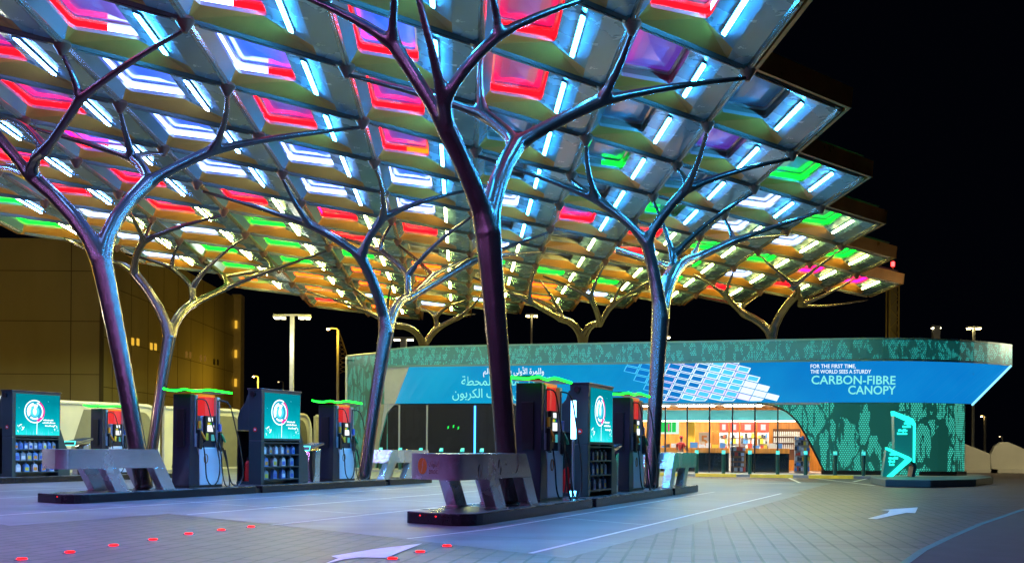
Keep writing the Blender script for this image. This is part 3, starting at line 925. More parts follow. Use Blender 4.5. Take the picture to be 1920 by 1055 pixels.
# ------------------------------------------------------------------ fuel pumps
M_green_glow = emat('pump_green_light', (.006, 1, .02), 9)
M_header = mat('pump_red_header', (.75, .03, .03), .3, emit=(1, .03, .03), es=.55)
M_header_lip = mat('pump_header_lip', (.85, .2, .02), .35, emit=(1, .16, .01), es=.6)
M_scr_white = emat('screen_white', (.9, .95, 1), 1.3)
M_scr_blue = emat('screen_blue', (.02, .08, .5), .5)
M_scr_mix = emat('screen_teal', (.1, .6, .7), .6)
M_scr_yel = emat('screen_yellow', (.9, .7, .05), .8)
M_pinkgrey = mat('pump_core_panel', (.50, .40, .52), .3, .2)
def pump(loc, rz, label, group='fuel pumps', sc_=1.0):
    t = thing('fuel_pump', label, 'fuel pump', loc, rz, group, sc_)
    MB().box(-.62, .62, -.27, .27, 0, .06).build('plinth', M_black, t)
    MB().prism_y([(-.63, .06), (-.24, .06), (-.26, .8), (-.44, 1.25), (-.44, 2.32), (-.60, 2.32), (-.605, 1.2)], -.27, .27).build('end_panel', M_navy, t, bevel=.015)
    MB().box(-.645, -.60, -.12, .13, 1.02, 1.95).build('dark_window', M_black, t, bevel=.006)
    MB().prism_y([(-.235, .06), (.62, .06), (.62, 1.0), (-.30, 1.0), (-.255, .8)], -.275, .275).build('cabinet', M_white, t, bevel=.015)
    for y in (-.285, .14):
        p_ = MB().box(-.435, -.34, y, y + .145, 1.02, 2.30).build('post', M_pale, t, bevel=.01)
        MB().box(-.415, -.365, y - .012 if y < 0 else y + .14, y + .005 if y < 0 else y + .157, 1.35, 2.2).build('slot', M_black, p_)
        p_ = MB().box(.37, .50, y, y + .145, 1.0, 2.28).build('post', M_pale, t, bevel=.01)
        MB().box(.39, .43, y - .012 if y < 0 else y + .14, y + .005 if y < 0 else y + .157, 1.45, 2.2).build('slot', M_black, p_)
    MB().box(-.10, .36, -.17, .17, 1.0, 1.80).build('core', M_pinkgrey, t, bevel=.01)
    MB().box(.02, .36, -.20, .20, 1.78, 2.27).build('header', M_header, t, bevel=.01)
    MB().box(-.25, .38, -.215, .215, 2.27, 2.335).build('header_lip', M_header_lip, t)
    for sy in (-1, 1):
        prof = [(-.02, 1.12), (-.02, 1.80), (.37, 1.80), (.37, 1.12)]
        ya, yb = sorted((sy * .18, sy * .255))
        dp = MB().prism_y(prof, ya, yb).build('display_panel', M_black, t, bevel=.012)
        y = sy * .2575
        y0, y1 = sorted((y, y + sy * .003))
        MB().box(.08, .25, y0, y1, 1.66, 1.76).build('screen', M_scr_white, dp)
        s2 = MB()
        s2.box(.06, .15, y0, y1, 1.575, 1.63, 0); s2.box(.155, .22, y0, y1, 1.575, 1.63, 1); s2.box(.225, .31, y0, y1, 1.575, 1.63, 2)
        s2.build('grade_buttons', [M_scr_yel, emat('screen_green', (.05, .7, .1), .7), M_scr_blue], dp)
        MB().box(.05, .30, y0, y1, 1.40, 1.565).build('price_screen', M_scr_white, dp)
        MB().box(.20, .33, y0, y1, 1.17, 1.33).build('card_reader', M_scr_mix, dp)
        MB().box(.0, .09, y0, y1, 1.18, 1.36).build('yellow_sticker', M_yellow, dp)
        MB().prism_y([(-.2, 1.0), (.36, 1.0), (.34, 1.14), (-.05, 1.14)], ya, yb).build('ledge', M_navy, t)
    # top light canopy: a wavy plate with a glowing green edge
    wave = [(-.85, 2.425), (-.7, 2.40), (-.55, 2.39), (-.4, 2.395), (-.25, 2.415), (-.12, 2.44), (.05, 2.448), (.3, 2.44), (.6, 2.425), (.9, 2.41)]
    pl = MB()
    for (xa, za), (xb, zb) in zip(wave[:-1], wave[1:]):
        pl.hexa([(xa, -.31, za - .025), (xb, -.31, zb - .025), (xb, .31, zb - .025), (xa, .31, za - .025)], [(xa, -.31, za + .02), (xb, -.31, zb + .02), (xb, .31, zb + .02), (xa, .31, za + .02)])
    tl = pl.build('top_canopy', M_navy, t)
    loop = [(-.87, .33, 2.44), (-.88, .15, 2.40), (-.88, -.1, 2.385), (-.87, -.32, 2.42)] + [(x, -.33, z) for x, z in wave[1:]]
    MB().tube(loop, .024, 8).build('neon_edge', M_green_glow, tl)
    # nozzles and hoses, both faces
    for sy in (-1, 1):
        for (x, z, cap, boot) in ((-.30, 1.30, M_orange, M_orange), (.47, 1.24, M_greenp, M_bluep)):
            nz = MB()
            nz.prism_y([(x - .06, z - .30), (x + .05, z - .34), (x + .08, z - .02), (x + .02, z + .16), (x - .06, z + .14)], sy * .285, sy * .36, 0)
            nz.tube([(x, sy * .33, z + .12), (x + .05, sy * .37, z + .02), (x + .13, sy * .38, z - .10)], .03, 8, 1)
            nz.box(x - .05, x + .03, min(sy * .286, sy * .34), max(sy * .286, sy * .34), z + .17, z + .36, 2)
            nz.build('nozzle', [M_black, cap, boot], t, bevel=.008)
        for k, pts in enumerate([[(-.38, .29, 2.2), (-.15, .38, 2.15), (.0, .42, 1.7), (.16, .45, 1.1), (.28, .47, .55), (.2, .47, .16), (.0, .45, .05), (-.18, .44, .25), (-.2, .41, .7), (-.22, .37, 1.05)],
                                 [(.45, .29, 2.2), (.72, .40, 2.1), (.92, .45, 1.5), (1.12, .48, .8), (1.18, .48, .25), (1.0, .47, -.02), (.75, .46, .1), (.6, .43, .6), (.52, .37, 1.0)],
                                 [(.41, .29, 1.2), (.40, .40, .9), (.42, .45, .3), (.52, .47, .02), (.68, .46, .05), (.66, .42, .5), (.6, .37, .95)]]):
            P = [Vector((x, sy * y, max(z, .03))) for x, y, z in pts]
            dense = []
            for a in range(len(P) - 1):
                p0_, p1_, p2_, p3_ = P[max(a - 1, 0)], P[a], P[a + 1], P[min(a + 2, len(P) - 1)]
                for q in range(4):
                    s_ = q / 4
                    dense.append(.5 * ((2 * p1_) + (p2_ - p0_) * s_ + (2 * p0_ - 5 * p1_ + 4 * p2_ - p3_) * s_ ** 2 + (3 * p1_ - p0_ - 3 * p2_ + p3_) * s_ ** 3))
            dense.append(P[-1])
            MB().tube(dense, .017, 7).build('hose', M_rubber, t, smooth=True)
    n = 20
    ring = [(-.02 + .07 * math.cos(2 * PI * k / n), -.28, .72 + .11 * math.sin(2 * PI * k / n)) for k in range(n)]
    MB().tube(ring, .012, 6, closed=True).build('badge', mat('badge_bronze', (.5, .22, .05), .3, .5), t)
    return t
p1 = pump(pq(20.75, QB, .20), RZ, 'fuel pump just left of the oil kiosk on the left island', sc_=1.0)
copy_thing(p1, pq(19.2, QA, .20), RZ, 'fuel pump with bright blue tube light behind the engraved guard on the nearest island')
copy_thing(p1, pq(25.1, QA, .20), RZ, 'fuel pump between the oil kiosk and the slim column on the nearest island')
copy_thing(p1, pq(27.1, QB, .20), RZ, 'fuel pump between payment terminal and slim column on the left island')
copy_thing(p1, pq(28.3, QC, .20), RZ, 'most distant fuel pump, seen over the mirror-steel guard beside the thick left trunk')
# vertical blue lamp fixed beside the first pump of the nearest island
bt = thing('tube_lamp', 'tall bluish-white tube lamp standing between pump and oil kiosk on the nearest island', 'lamp', pq(20.35, QA - .0, .20), RZ)
MB().cyl((0, -.30), .09, .09, 0, .04, 16).build('foot', M_black, bt)
MB().cyl((0, -.30), .025, .025, .04, 1.25, 10).build('pole', M_pale, bt)
M_blue_tube = emat('blue_tube', (.22, .62, 1), 9)
MB().cyl((0, -.30), .055, .055, 1.25, 2.05, 14).build('lit_tube', M_blue_tube, bt)
MB().cyl((0, -.30), .05, .07, .045, .16, 14).build('base_glow', emat('blue_base', (.10, .55, 1), 8), bt)

# ------------------------------------------------------------------ oil kiosks
def adscreen():
    m = bpy.data.materials.new('advert_screen'); m.use_nodes = True
    nt = m.node_tree; nt.nodes.remove(nt.nodes['Principled BSDF'])
    N, L = nt.nodes.new, nt.links.new
    e = N('ShaderNodeEmission'); uv = N('ShaderNodeUVMap'); sp = N('ShaderNodeSeparateXYZ'); L(uv.outputs[0], sp.inputs[0])
    n = N('ShaderNodeTexNoise'); n.inputs['Scale'].default_value = 4; L(uv.outputs[0], n.inputs['Vector'])
    ad = N('ShaderNodeMath'); ad.operation = 'MULTIPLY_ADD'; L(n.outputs[0], ad.inputs[0]); ad.inputs[1].default_value = .35; L(sp.outputs[1], ad.inputs[2])
    cr = N('ShaderNodeValToRGB'); L(ad.outputs[0], cr.inputs[0])
    cr.color_ramp.elements[0].position = .15; cr.color_ramp.elements[0].color = (.02, .95, .95, 1)
    cr.color_ramp.elements[1].position = 1.1 if False else 1.0; cr.color_ramp.elements[1].color = (.0, .26, .34, 1)
    x = cr.color_ramp.elements.new(.5); x.color = (.0, .46, .55, 1)
    L(cr.outputs[0], e.inputs[0]); e.inputs[1].default_value = 1.0
    L(e.outputs[0], nt.nodes['Material Output'].inputs[0])
    return m
M_ad = adscreen()
M_art_w = emat('advert_white', (.85, 1, 1), 1.6)
M_art_m = emat('advert_magenta', (.9, .02, .35), 1.2)
M_art_b = emat('advert_cyan', (.1, .75, .95), 1.2)
KX0, KX1 = -.72, .80
SHELF = [.14, .47, .79]
def kiosk(loc, rz, label, scl):
    t = thing('oil_kiosk', label, 'kiosk', loc, rz, 'oil display kiosks', scl)
    bd = MB()
    bd.prism_x([(-.37, 1.14), (-.37, 2.44), (.06, 2.44), (.02, 1.14)], -.86, .86)           # screen block
    bd.prism_x([(-.10, 0), (-.10, 1.139), (.02, 1.139), (.02, 0)], KX0 + .001, KX1 - .001)            # back of shelves
    bd.box(-.86, KX0, -.37, .02, 0, 1.139); bd.box(KX1, .86, -.37, .02, 0, 1.139)
    bd.prism_x([(.021, 1.40), (.021, 2.33), (.10, 2.30), (.16, 2.12), (.33, 1.92), (.40, 1.72), (.40, 1.40)], -.84, .84)  # upper flare
    bd.box(-.36, .84, .021, .39, .0, 1.399)
    bd.build('housing', M_slate, t, bevel=.012)
    MB().box(-.86, -.36, .021, .40, 0, .08).build('cubby_floor', M_slate, t)
    MB().box(-.845, -.37, .375, .40, .08, 1.395).build('cubby_side', M_black, t)
    MB().prism_y([(.862, 0), (1.25, 0), (1.25, .72), (1.10, .86), (.862, 1.42)], -.36, -.05).build('side_skirt', M_slate, t, bevel=.01)
    MB().box(-.88, .88, -.39, .07, 2.441, 2.48).build('top_cap', M_navy, t, bevel=.008)
    # round hinge and bracket on the end
    MB().cyl((0, 0), .07, .07, -.05, .05, 16).build('camera_pod', M_black, t, loc=(-.87, -.12, 2.33)).rotation_euler = (0, R(90), 0)
    a, b, c, d = .855, 0, 0, 0
    scr = MB()
    pts = [(KX0 - .02, -.376, 1.20), (KX1 + .02, -.376, 1.20), (KX1 + .02, -.376, 2.38), (KX0 - .02, -.376, 2.38)]
    scr.face(pts, 0, [(0, 0), (1, 0), (1, 1), (0, 1)])
    so = scr.build('screen', M_ad, t)
    art = MB()
    W_, H_ = KX1 - KX0 + .04, 1.18
    def P(x, z, off): return (KX0 - .02 + x * W_, -.376 - off, 1.20 + z * H_)
    n = 36
    cx, cz, r = .42, .58, .235
    def ringf(r0, r1, a0, a1, off, mi, ex=1.0):
        for k in range(n):
            t0, t1 = a0 + (a1 - a0) * k / n, a0 + (a1 - a0) * (k + 1) / n
            art.face([P(cx + rr * math.cos(tt) * ex, cz + rr * 1.22 * math.sin(tt), off) for rr, tt in ((r0, t0), (r1, t0), (r1, t1), (r0, t1))], mi)
    ringf(r * .90, r, R(60), R(330), .003, 0); ringf(r * .72, r * .97, R(-75), R(60), .003, 1); ringf(r * .70, r * .82, R(-40), R(75), .005, 0)
    ringf(0, r * .89, 0, 2 * PI, .0015, 3); ringf(r * .42, r * .66, R(140), R(200), .004, 0); ringf(r * .3, r * .62, R(60), R(100), .0045, 0); ringf(0, r * .45, 0, 2 * PI, .003, 2); ringf(0, r * .30, 0, 2 * PI, .005, 0, .6)
    ringf(r * .5, r * .75, R(100), R(215), .004, 0); ringf(r * .55, r * .7, R(230), R(300), .004, 0)
    art.face([P(cx + .04, .02, .003), P(cx + .055, .02, .003), P(cx + .065, .36, .003), P(cx + .05, .36, .003)], 0)
    art.build('advert_emblem', [M_art_w, M_art_m, M_art_b, emat('advert_deep_teal', (.02, .42, .62), 1.1)], so); art = MB()
    rg = random.Random(3)
    for side in (.12, .90):
        for k in range(9):                                    # flower-like bursts low on both sides
            an = rg.uniform(0, PI); x0, z0 = side + rg.uniform(-.06, .06), rg.uniform(.04, .22)
            l_ = rg.uniform(.04, .09)
            art.face([P(x0, z0, .003), P(x0 + l_ * math.cos(an) + .012, z0 + l_ * math.sin(an), .003), P(x0 + l_ * math.cos(an) * .6 - .014, z0 + l_ * math.sin(an) * .9, .003)], 0)
        art.build('advert_flower', [M_art_w, M_art_m, M_art_b], so); art = MB()
    for k in range(16):
        x0 = rg.uniform(.2, .8); z0 = rg.uniform(.0, .12)
        art.face([P(x0, .0, .003), P(x0 + .02, .0, .003), P(x0 + .012, z0 + .05, .003)], 2)
    art.build('advert_grass', [M_art_w, M_art_m, M_art_b], so); art = MB()
    for (x0, x1, z0) in ((.62, .84, .36), (.60, .90, .295), (.66, .88, .22)):    # three short lines of white lettering
        x = x0
        while x < x1:
            wd = rg.uniform(.018, .035)
            hh = rg.uniform(.022, .042)
            art.face([P(x, z0, .003), P(x + wd, z0, .003), P(x + wd, z0 + hh, .003), P(x, z0 + hh, .003)], 0)
            x += wd + .007
    art.build('advert_lettering', [M_art_w, M_art_m, M_art_b], so); art = MB()
    for x0, z0 in ((.07, .66), (.73, .84)):
        art.face([P(x0 - .012, z0, .003), P(x0, z0 - .012, .003), P(x0 + .012, z0, .003), P(x0, z0 + .012, .003)], 2)
    art.build('advert_sparkles', [M_art_w, M_art_m, M_art_b], so)
    for z in SHELF + [1.10]:
        MB().box(KX0, KX1, -.365, -.101, z - .03, z).build('shelf', M_slate, t)
    n = 20                                                   # round red sign on the end panel
    MB().face([(-.865, -.18 + .06 * math.cos(2 * PI * k / n), 1.42 + .06 * math.sin(2 * PI * k / n)) for k in range(n)]).build('red_sign', mat('round_sign_red', (.7, .02, .02), .4), t)
    MB().face([(-.868, -.21, 1.40), (-.868, -.15, 1.40), (-.868, -.15, 1.44), (-.868, -.18, 1.45), (-.868, -.21, 1.42)]).build('sign_symbol', M_white, t)
    return t
bottle_cols = [(.10, .30, .62), (.55, .58, .62), (.08, .22, .5), (.62, .62, .60), (.25, .35, .4)]
M_bot = [mat('bottle_plastic_%d' % k, c, .35, var=.05) for k, c in enumerate(bottle_cols)]
M_lab = [mat('bottle_label_%d' % k, c, .5) for k, c in enumerate([(.75, .28, .03), (.75, .77, .8), (.05, .12, .45), (.7, .55, .05)])]
def bottle_mesh(h, wd, mi, li):
    mb = MB()
    mb.prism_y([(-wd / 2, 0), (wd / 2, 0), (wd / 2, h * .55), (wd * .38, h * .72), (wd * .1, h * .84), (-wd * .25, h * .84), (-wd / 2, h * .66)], -.045, .045, 0)
    mb.cyl((-wd * .08, 0), .022, .022, h * .84, h, 10, 0)
    mb.box(-wd * .36, wd * .36, -.048, -.0455, h * .12, h * .48, 1)
    return mb
ORD = ['first', 'second', 'third', 'fourth', 'fifth', 'sixth', 'seventh', 'eighth', 'ninth']
def bottles(kloc, scl, rows, where):
    names = ['bottom', 'middle', 'top']
    rg = random.Random(len(where))
    cnt = 0
    for r_, nb in rows:
        for k in range(nb):
            x = KX0 + (KX1 - KX0) * (k + .55) / (nb + .1)
            h = [.27, .27, .23][r_]
            wd = [.17, .16, .12][r_]
            mi, li = rg.randrange(5), rg.randrange(4)
            o = bottle_mesh(h, wd, mi, li).build('oil_bottle', [M_bot[mi], M_lab[li]])
            loc = kloc + (Vector((E1[0], E1[1], 0)) * x - Vector((-E2[0], -E2[1], 0)) * .24) * scl + Vector((0, 0, (SHELF[r_] + .001) * scl))
            o.location = loc; o.rotation_euler.z = RZ; o.scale = (scl,) * 3
            tag(o, 'oil bottle on the %s shelf of the %s, %s from left' % (names[r_], where, ORD[k]), 'bottle', 'oil bottles on the kiosk shelves')
KB = pq(23.72, QB, .20); KA = pq(21.95, QA, .20); KC = pq(24.75, QC, .20)
kiosk(KB, RZ, 'slate oil kiosk with a teal advert screen in the middle of the left island', 1.05)
kiosk(KA, RZ, 'dark oil kiosk with a narrow-looking advert screen in the middle of the nearest island', 1.0)
kiosk(KC, RZ, 'oil kiosk with teal advert screen, cut off by the left edge of the photo', 1.12)
bottles(KB, 1.05, [(0, 4), (1, 4), (2, 6)], 'left-island kiosk')
bottles(KA, 1.0, [(0, 4), (1, 5), (2, 5)], 'nearest-island kiosk')
bottles(KC, 1.12, [(0, 5), (1, 7), (2, 9)], 'kiosk at the left edge')
def extinguisher(k, scl, label):
    loc = k + (Vector((E1[0], E1[1], 0)) * -.68 - Vector((E2[0], E2[1], 0)) * .18) * scl + Vector((0, 0, .085 * scl))
    t = thing('fire_extinguisher', label, 'fire extinguisher', loc, RZ, 'red fire extinguishers in the kiosk cubbies')
    MB().cyl((0, 0), .085, .085, 0, .48, 18).cyl((0, 0), .085, .035, .48, .56, 18).build('cylinder', M_red, t, smooth=True)
    MB().box(-.03, .03, -.02, .02, .56, .64).box(-.02, .13, -.012, .012, .63, .65).build('valve', M_black, t)
    MB().tube([(.02, -.03, .6), (.1, -.05, .5), (.1, -.05, .15)], .012, 6).build('hose', M_rubber, t)
    MB().box(-.045, .045, -.089, -.0855, .2, .38).build('sticker', M_white, t)
    return t
extinguisher(KB, 1.05, 'red fire extinguisher in the dark cubby of the left-island kiosk')
extinguisher(KA, 1.0, 'red fire extinguisher in the dark cubby of the nearest-island kiosk')

def terminal(loc, label, scl=1.0):
    t = thing('payment_terminal', label, 'terminal', loc, RZ, 'payment terminals beside the pumps', scl)
    MB().prism_y([(-.12, 0), (.22, 0), (.24, .6), (.27, .98), (.02, .92), (-.06, .6)], -.20, .16).build('pedestal', M_steel, t, bevel=.02)
    MB().prism_y([(-.125, .0), (-.03, .3), (-.06, .9), (-.17, .9), (-.2, .55)], -.205, -.1).build('dark_spine', M_black, t)
    MB().hexa([(-.40, -.26, .93), (.36, -.26, 1.10), (.36, .2, 1.10), (-.40, .2, .93)], [(-.36, -.24, 1.05), (.38, -.24, 1.17), (.38, .2, 1.17), (-.36, .2, 1.05)]).build('head', M_navy, t, bevel=.02)
    MB().hexa([(-.28, -.2, 1.063), (.3, -.2, 1.159), (.3, .16, 1.159), (-.28, .16, 1.063)], [(-.28, -.2, 1.07), (.3, -.2, 1.166), (.3, .16, 1.166), (-.28, .16, 1.07)]).build('screen', mat('terminal_glass', (.05, .12, .14), .08), t)
    MB().tube([(-.41, -.25, .93), (-.41, .2, .93), (-.37, .2, 1.05), (-.37, -.25, 1.05)], .018, 6, closed=True).build('lit_edge', emat('terminal_cyan', (.1, 1, .9), 2.2), t)
    return t
terminal(pq(25.75, QB - .05, .20), 'slanted payment terminal with a cyan lit edge beside the left-island kiosk')
terminal(pq(23.75, QA - .05, .20), 'slanted payment terminal beside the nearest-island kiosk')
terminal(pq(26.95, QC - .05, .20), 'slanted payment terminal seen above the mirror-steel guard', 1.1)

# ------------------------------------------------------------------ shop
SA = math.atan(-.248)
SO = Vector((-6.0, 53.99, 0))
SD, SN = Vector((math.cos(SA), math.sin(SA), 0)), Vector((-math.sin(SA), math.cos(SA), 0))
def sw(x, y, z=0.0): return SO + SD * x + SN * y + Vector((0, 0, z))
shop = thing('shop', 'low curved station shop with a long blue screen fascia over glazed front', 'shop', SO, SA)
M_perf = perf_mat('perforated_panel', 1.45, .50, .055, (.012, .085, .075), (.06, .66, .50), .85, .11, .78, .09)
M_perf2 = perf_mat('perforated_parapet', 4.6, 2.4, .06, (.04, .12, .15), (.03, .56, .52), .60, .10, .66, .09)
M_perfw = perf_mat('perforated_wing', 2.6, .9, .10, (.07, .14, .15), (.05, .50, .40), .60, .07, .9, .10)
def bendy(x, x0=22.5, x1=29.4, depth=3.4):
    f = max(0, (x - x0) / (x1 - x0))
    return depth * f ** 2.4
def loft(name, lo_, hi_, m, parent=shop):
    mb = MB()
    for k in range(len(lo_) - 1):
        a, b, c, d = lo_[k], lo_[k + 1], hi_[k + 1], hi_[k]
        mb.face([a, b, c, d], 0, [(a[0], a[2]), (b[0], b[2]), (c[0], c[2]), (d[0], d[2])])
    return mb.build(name, m, parent)
# screen fascia (leans out to the right end like the prow of a boat)
NS = 48
def lerp(a, b, f): return a + (b - a) * f
ZB, ZS, ZP = 3.52, 5.42, 6.42
bot = []; top = []
for k in range(NS + 1):
    f = k / NS
    xb, xt = lerp(-.15, 28.2, f), lerp(.62, 30.2, f)
    bot.append((xb, -.02 + bendy(xb, 22.5, 27.9, 1.7), ZB)); top.append((xt, -.55 * f + bendy(xt, 22.0, 30.2, 4.0) - .02, ZS))
def screen_mat():
    m = bpy.data.materials.new('fascia_screen'); m.use_nodes = True
    nt = m.node_tree; nt.nodes.remove(nt.nodes['Principled BSDF'])
    N, L = nt.nodes.new, nt.links.new
    e = N('ShaderNodeEmission'); uv = N('ShaderNodeUVMap'); sp = N('ShaderNodeSeparateXYZ'); L(uv.outputs[0], sp.inputs[0])
    n = N('ShaderNodeTexNoise'); n.inputs['Scale'].default_value = .22; n.inputs['Detail'].default_value = 3; L(uv.outputs[0], n.inputs['Vector'])
    cr = N('ShaderNodeValToRGB'); L(n.outputs[0], cr.inputs[0])
    cr.color_ramp.elements[0].position = .3; cr.color_ramp.elements[0].color = (.001, .20, .46, 1)
    cr.color_ramp.elements[1].position = .72; cr.color_ramp.elements[1].color = (.004, .33, .56, 1)
    gx = N('ShaderNodeMapRange'); gx.inputs[1].default_value = 2; gx.inputs[2].default_value = 24; L(sp.outputs[0], gx.inputs[0])
    gm = N('ShaderNodeMix'); gm.data_type = 'RGBA'; gm.blend_type = 'MULTIPLY'; gm.inputs[0].default_value = 1
    cg = N('ShaderNodeValToRGB'); cg.color_ramp.elements[0].color = (.5, 1.0, .95, 1); cg.color_ramp.elements[1].color = (1, .66, 1, 1); L(gx.outputs[0], cg.inputs[0])
    L(cr.outputs[0], gm.inputs[6]); L(cg.outputs[0], gm.inputs[7])
    L(gm.outputs[2], e.inputs[0]); e.inputs[1].default_value = 1.25
    mix = N('ShaderNodeAddShader'); gl = N('ShaderNodeBsdfGlossy'); gl.inputs[0].default_value = (.03, .03, .03, 1); gl.inputs[1].default_value = .2
    L(e.outputs[0], mix.inputs[0]); L(gl.outputs[0], mix.inputs[1])
    L(mix.outputs[0], nt.nodes['Material Output'].inputs[0])
    return m
M_screen = screen_mat()
scr = loft('fascia_screen', bot, top, M_screen)
def on_screen(f, t_, off=.02):      # f along, t_ up
    k = min(int(f * NS), NS - 1); g = f * NS - k
    b = Vector(bot[k]).lerp(Vector(bot[k + 1]), g); t2 = Vector(top[k]).lerp(Vector(top[k + 1]), g)
    return b.lerp(t2, t_) + Vector((0, -off, 0))
def u2x(u):       # station along the facade from an image column
    a = (u - 960) / FPX
    X = 52.5 * a / (1 + .248 * a)
    return (X + 6.0) / math.cos(SA)
def scr_uv(u, v):   # fraction coordinates on the screen from image coordinates
    x = u2x(u)
    lv = VH + ROLL * (u - 960)
    Y = 52.5 - .248 * (x * math.cos(SA) - 6)
    z = CAMZ + (lv - v) * Y / FPX
    t_ = (z - ZB) / (ZS - ZB)
    xb, xt = lambda f: lerp(-.15, 28.2, f), lambda f: lerp(.62, 30.2, f)
    f = (x - lerp(-.15, .62, t_)) / (lerp(28.2, 30.2, t_) - lerp(-.15, .62, t_))
    return f, t_
def scr_text(s, u0, v0, hpx, m, name, arabic=False, right=False, bold=.0, wfit=None):
    vs, fs = text_mb(s, 1.0, arabic=arabic, bold=bold)
    x0, x1 = min(v.x for v in vs), max(v.x for v in vs)
    sx = hpx / .72
    if wfit: sxx = wfit / (x1 - x0)
    else: sxx = sx
    base = u0 - (x1 * sxx if right else x0 * sxx)
    mb = MB()
    pts = [on_screen(*scr_uv(base + v.x * sxx, v0 - v.y * sx), .035) for v in vs]
    mb.add(pts, fs)
    return mb.build(name, m, scr)
M_tw = emat('screen_text_white', (.80, .95, 1), 1.15)
M_tc = emat('screen_text_cyan', (.25, .95, .85), 1.0)
scr_text('FOR THE FIRST TIME,', 1518, 690.5, 7, M_tw, 'screen_lettering', bold=.012, wfit=84)
scr_text('THE WORLD SEES A STURDY', 1518, 700.5, 7, M_tw, 'screen_lettering', bold=.012, wfit=113)
scr_text('CARBON-FIBRE', 1520, 720, 16, M_tc, 'screen_lettering', bold=.012, wfit=158)
scr_text('CANOPY', 1679, 738.5, 16, M_tc, 'screen_lettering', right=True, bold=.012, wfit=90)
scr_text('وللمرة الأولى يشهد العالم', 1020, 701, 11, M_tw, 'screen_lettering', arabic=True, right=True, bold=.012, wfit=114)
scr_text('هيكل مظلة المحطة', 1025, 722, 17, M_tc, 'screen_lettering', arabic=True, right=True, bold=.008, wfit=160)
scr_text('من ألياف الكربون', 986, 745, 17, M_tc, 'screen_lettering', arabic=True, right=True, bold=.008, wfit=138)
# picture of lit canopy cells on the screen
pic = MB()
M_pic = [emat('picture_white', (.75, .92, 1), 1.25), emat('picture_blue', (.005, .20, .62), 1.0), emat('picture_sky', (.08, .62, 1), 1.1), emat('picture_pink', (.8, .7, 1), 1.2)]
rg = random.Random(11)
for r_ in range(-5, 11):
    for c_ in range(-6, 14):
        u0, v0 = 1256 + c_ * 23.5 - r_ * 5.6, 680 + c_ * 5.6 + r_ * 11.4
        if u0 > 1383 + (v0 - 678) * 1.2 or u0 < 1172 + max(0, v0 - 690) * 1.1 or v0 < 668 or v0 > 749: continue
        q = [(u0, v0), (u0 + 22.4, v0 + 5.3), (u0 + 17.4, v0 + 15.4), (u0 - 5.0, v0 + 10.1)]
        q = [(u, min(max(v, 676), 751.5)) for u, v in q]
        if max(p[1] for p in q) - min(p[1] for p in q) < 5: continue
        pic.face([on_screen(*scr_uv(u, v), .03) for u, v in q], (2 if c_ < 0 else (3 if rg.random() < .25 else 0)))
        cx, cy = sum(p[0] for p in q) / 4, sum(p[1] for p in q) / 4
        qi = [(cx + (u - cx) * (.86 if c_ < 2 else .80), cy + (v - cy) * (.78 if c_ < 2 else .68)) for u, v in q]
        k_ = c_ + rg.uniform(-.6, .6)
        pic.face([on_screen(*scr_uv(u, v), .04) for u, v in qi], 1 if k_ < 2.4 else (2 if k_ < 5.6 else 0))
pic.build('screen_picture', M_pic, scr)
# parapet band over the screen
pb_ = []; pt_ = []; tl_ = []
xs = [lerp(-1.1, 30.4, k / 44) for k in range(45)]
for x in xs:
    dz = -.22 * max(0, (1.6 - x) / 2.7) ** 2
    y = -.55 * max(0, x / 29.5) + bendy(x, 22.0, 30.4, 4.6) - .10
    pb_.append((x, y, ZS + .10)); pt_.append((x, y + .02, ZP + dz))
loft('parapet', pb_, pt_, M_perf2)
mb = MB(); cop = MB()
for k in range(len(xs) - 1):
    a, b = Vector(pb_[k]), Vector(pb_[k + 1]); c, d = Vector(pt_[k]), Vector(pt_[k + 1])
    i_ = Vector((0, .5, 0))
    mb.face([a, b, b + i_, a + i_]); mb.face([c, d, d + i_, c + i_])
    cop.hexa([c + Vector((0, -.03, 0)), d + Vector((0, -.03, 0)), d + Vector((0, .03, 0)), c + Vector((0, .03, 0))], [c + Vector((0, -.03, .08)), d + Vector((0, -.03, .08)), d + Vector((0, .03, .08)), c + Vector((0, .03, .08))])
    mb.hexa([a + Vector((0, .01, -.10)), b + Vector((0, .01, -.10)), b + Vector((0, .5, -.10)), a + Vector((0, .5, -.10))], [a + Vector((0, .01, .0)), b + Vector((0, .01, .0)), b + Vector((0, .5, 0)), a + Vector((0, .5, 0))])
mb.build('parapet_shelf', mat('parapet_trim_teal', (.10, .22, .24), .4, .3), shop)
cop.build('parapet_coping', MATS['parapet_trim_teal'], shop)
MB().face([pb_[-1], pt_[-1], (27, 9, ZP), (27, 9, ZS)]).build('parapet_end', M_black, shop)
# end cheek of the prow with a lit edge
b_, t_ = Vector(bot[-1]), Vector(top[-1])
MB().face([b_, t_, t_ + Vector((-2.4, 5.5, 0)), b_ + Vector((-2.6, 5.5, 0))]).build('prow_cheek', M_black, shop)
MB().tube([b_ + Vector((.03, -.03, -.05)), t_ + Vector((.03, -.03, 0))], .05, 6).build('prow_edge_light', emat('prow_edge', (.25, .75, 1), 1.6), shop)
# body of the building behind: roof, ceiling, rear walls
MB().face([(-3.6, 1.5, 6.0), (28.0, 3, 6.0), (27, 13, 6.0), (-3.6, 13, 6.0)]).build('roof', mat('shop_roof', (.12, .12, .12), .8), shop)
soff = MB()
for k in range(NS):
    a, b = Vector(bot[k]), Vector(bot[k + 1])
    soff.face([a, b, (b.x, 3.0, ZB + .02), (a.x, 3.0, ZB + .02)])
soff.build('soffit', M_grey, shop)
MB().box(-3.6, 27, 12, 12.2, 0, 6).box(-3.7, -3.5, 2.0, 12, 0, 6).build('rear_wall', M_grey, shop)
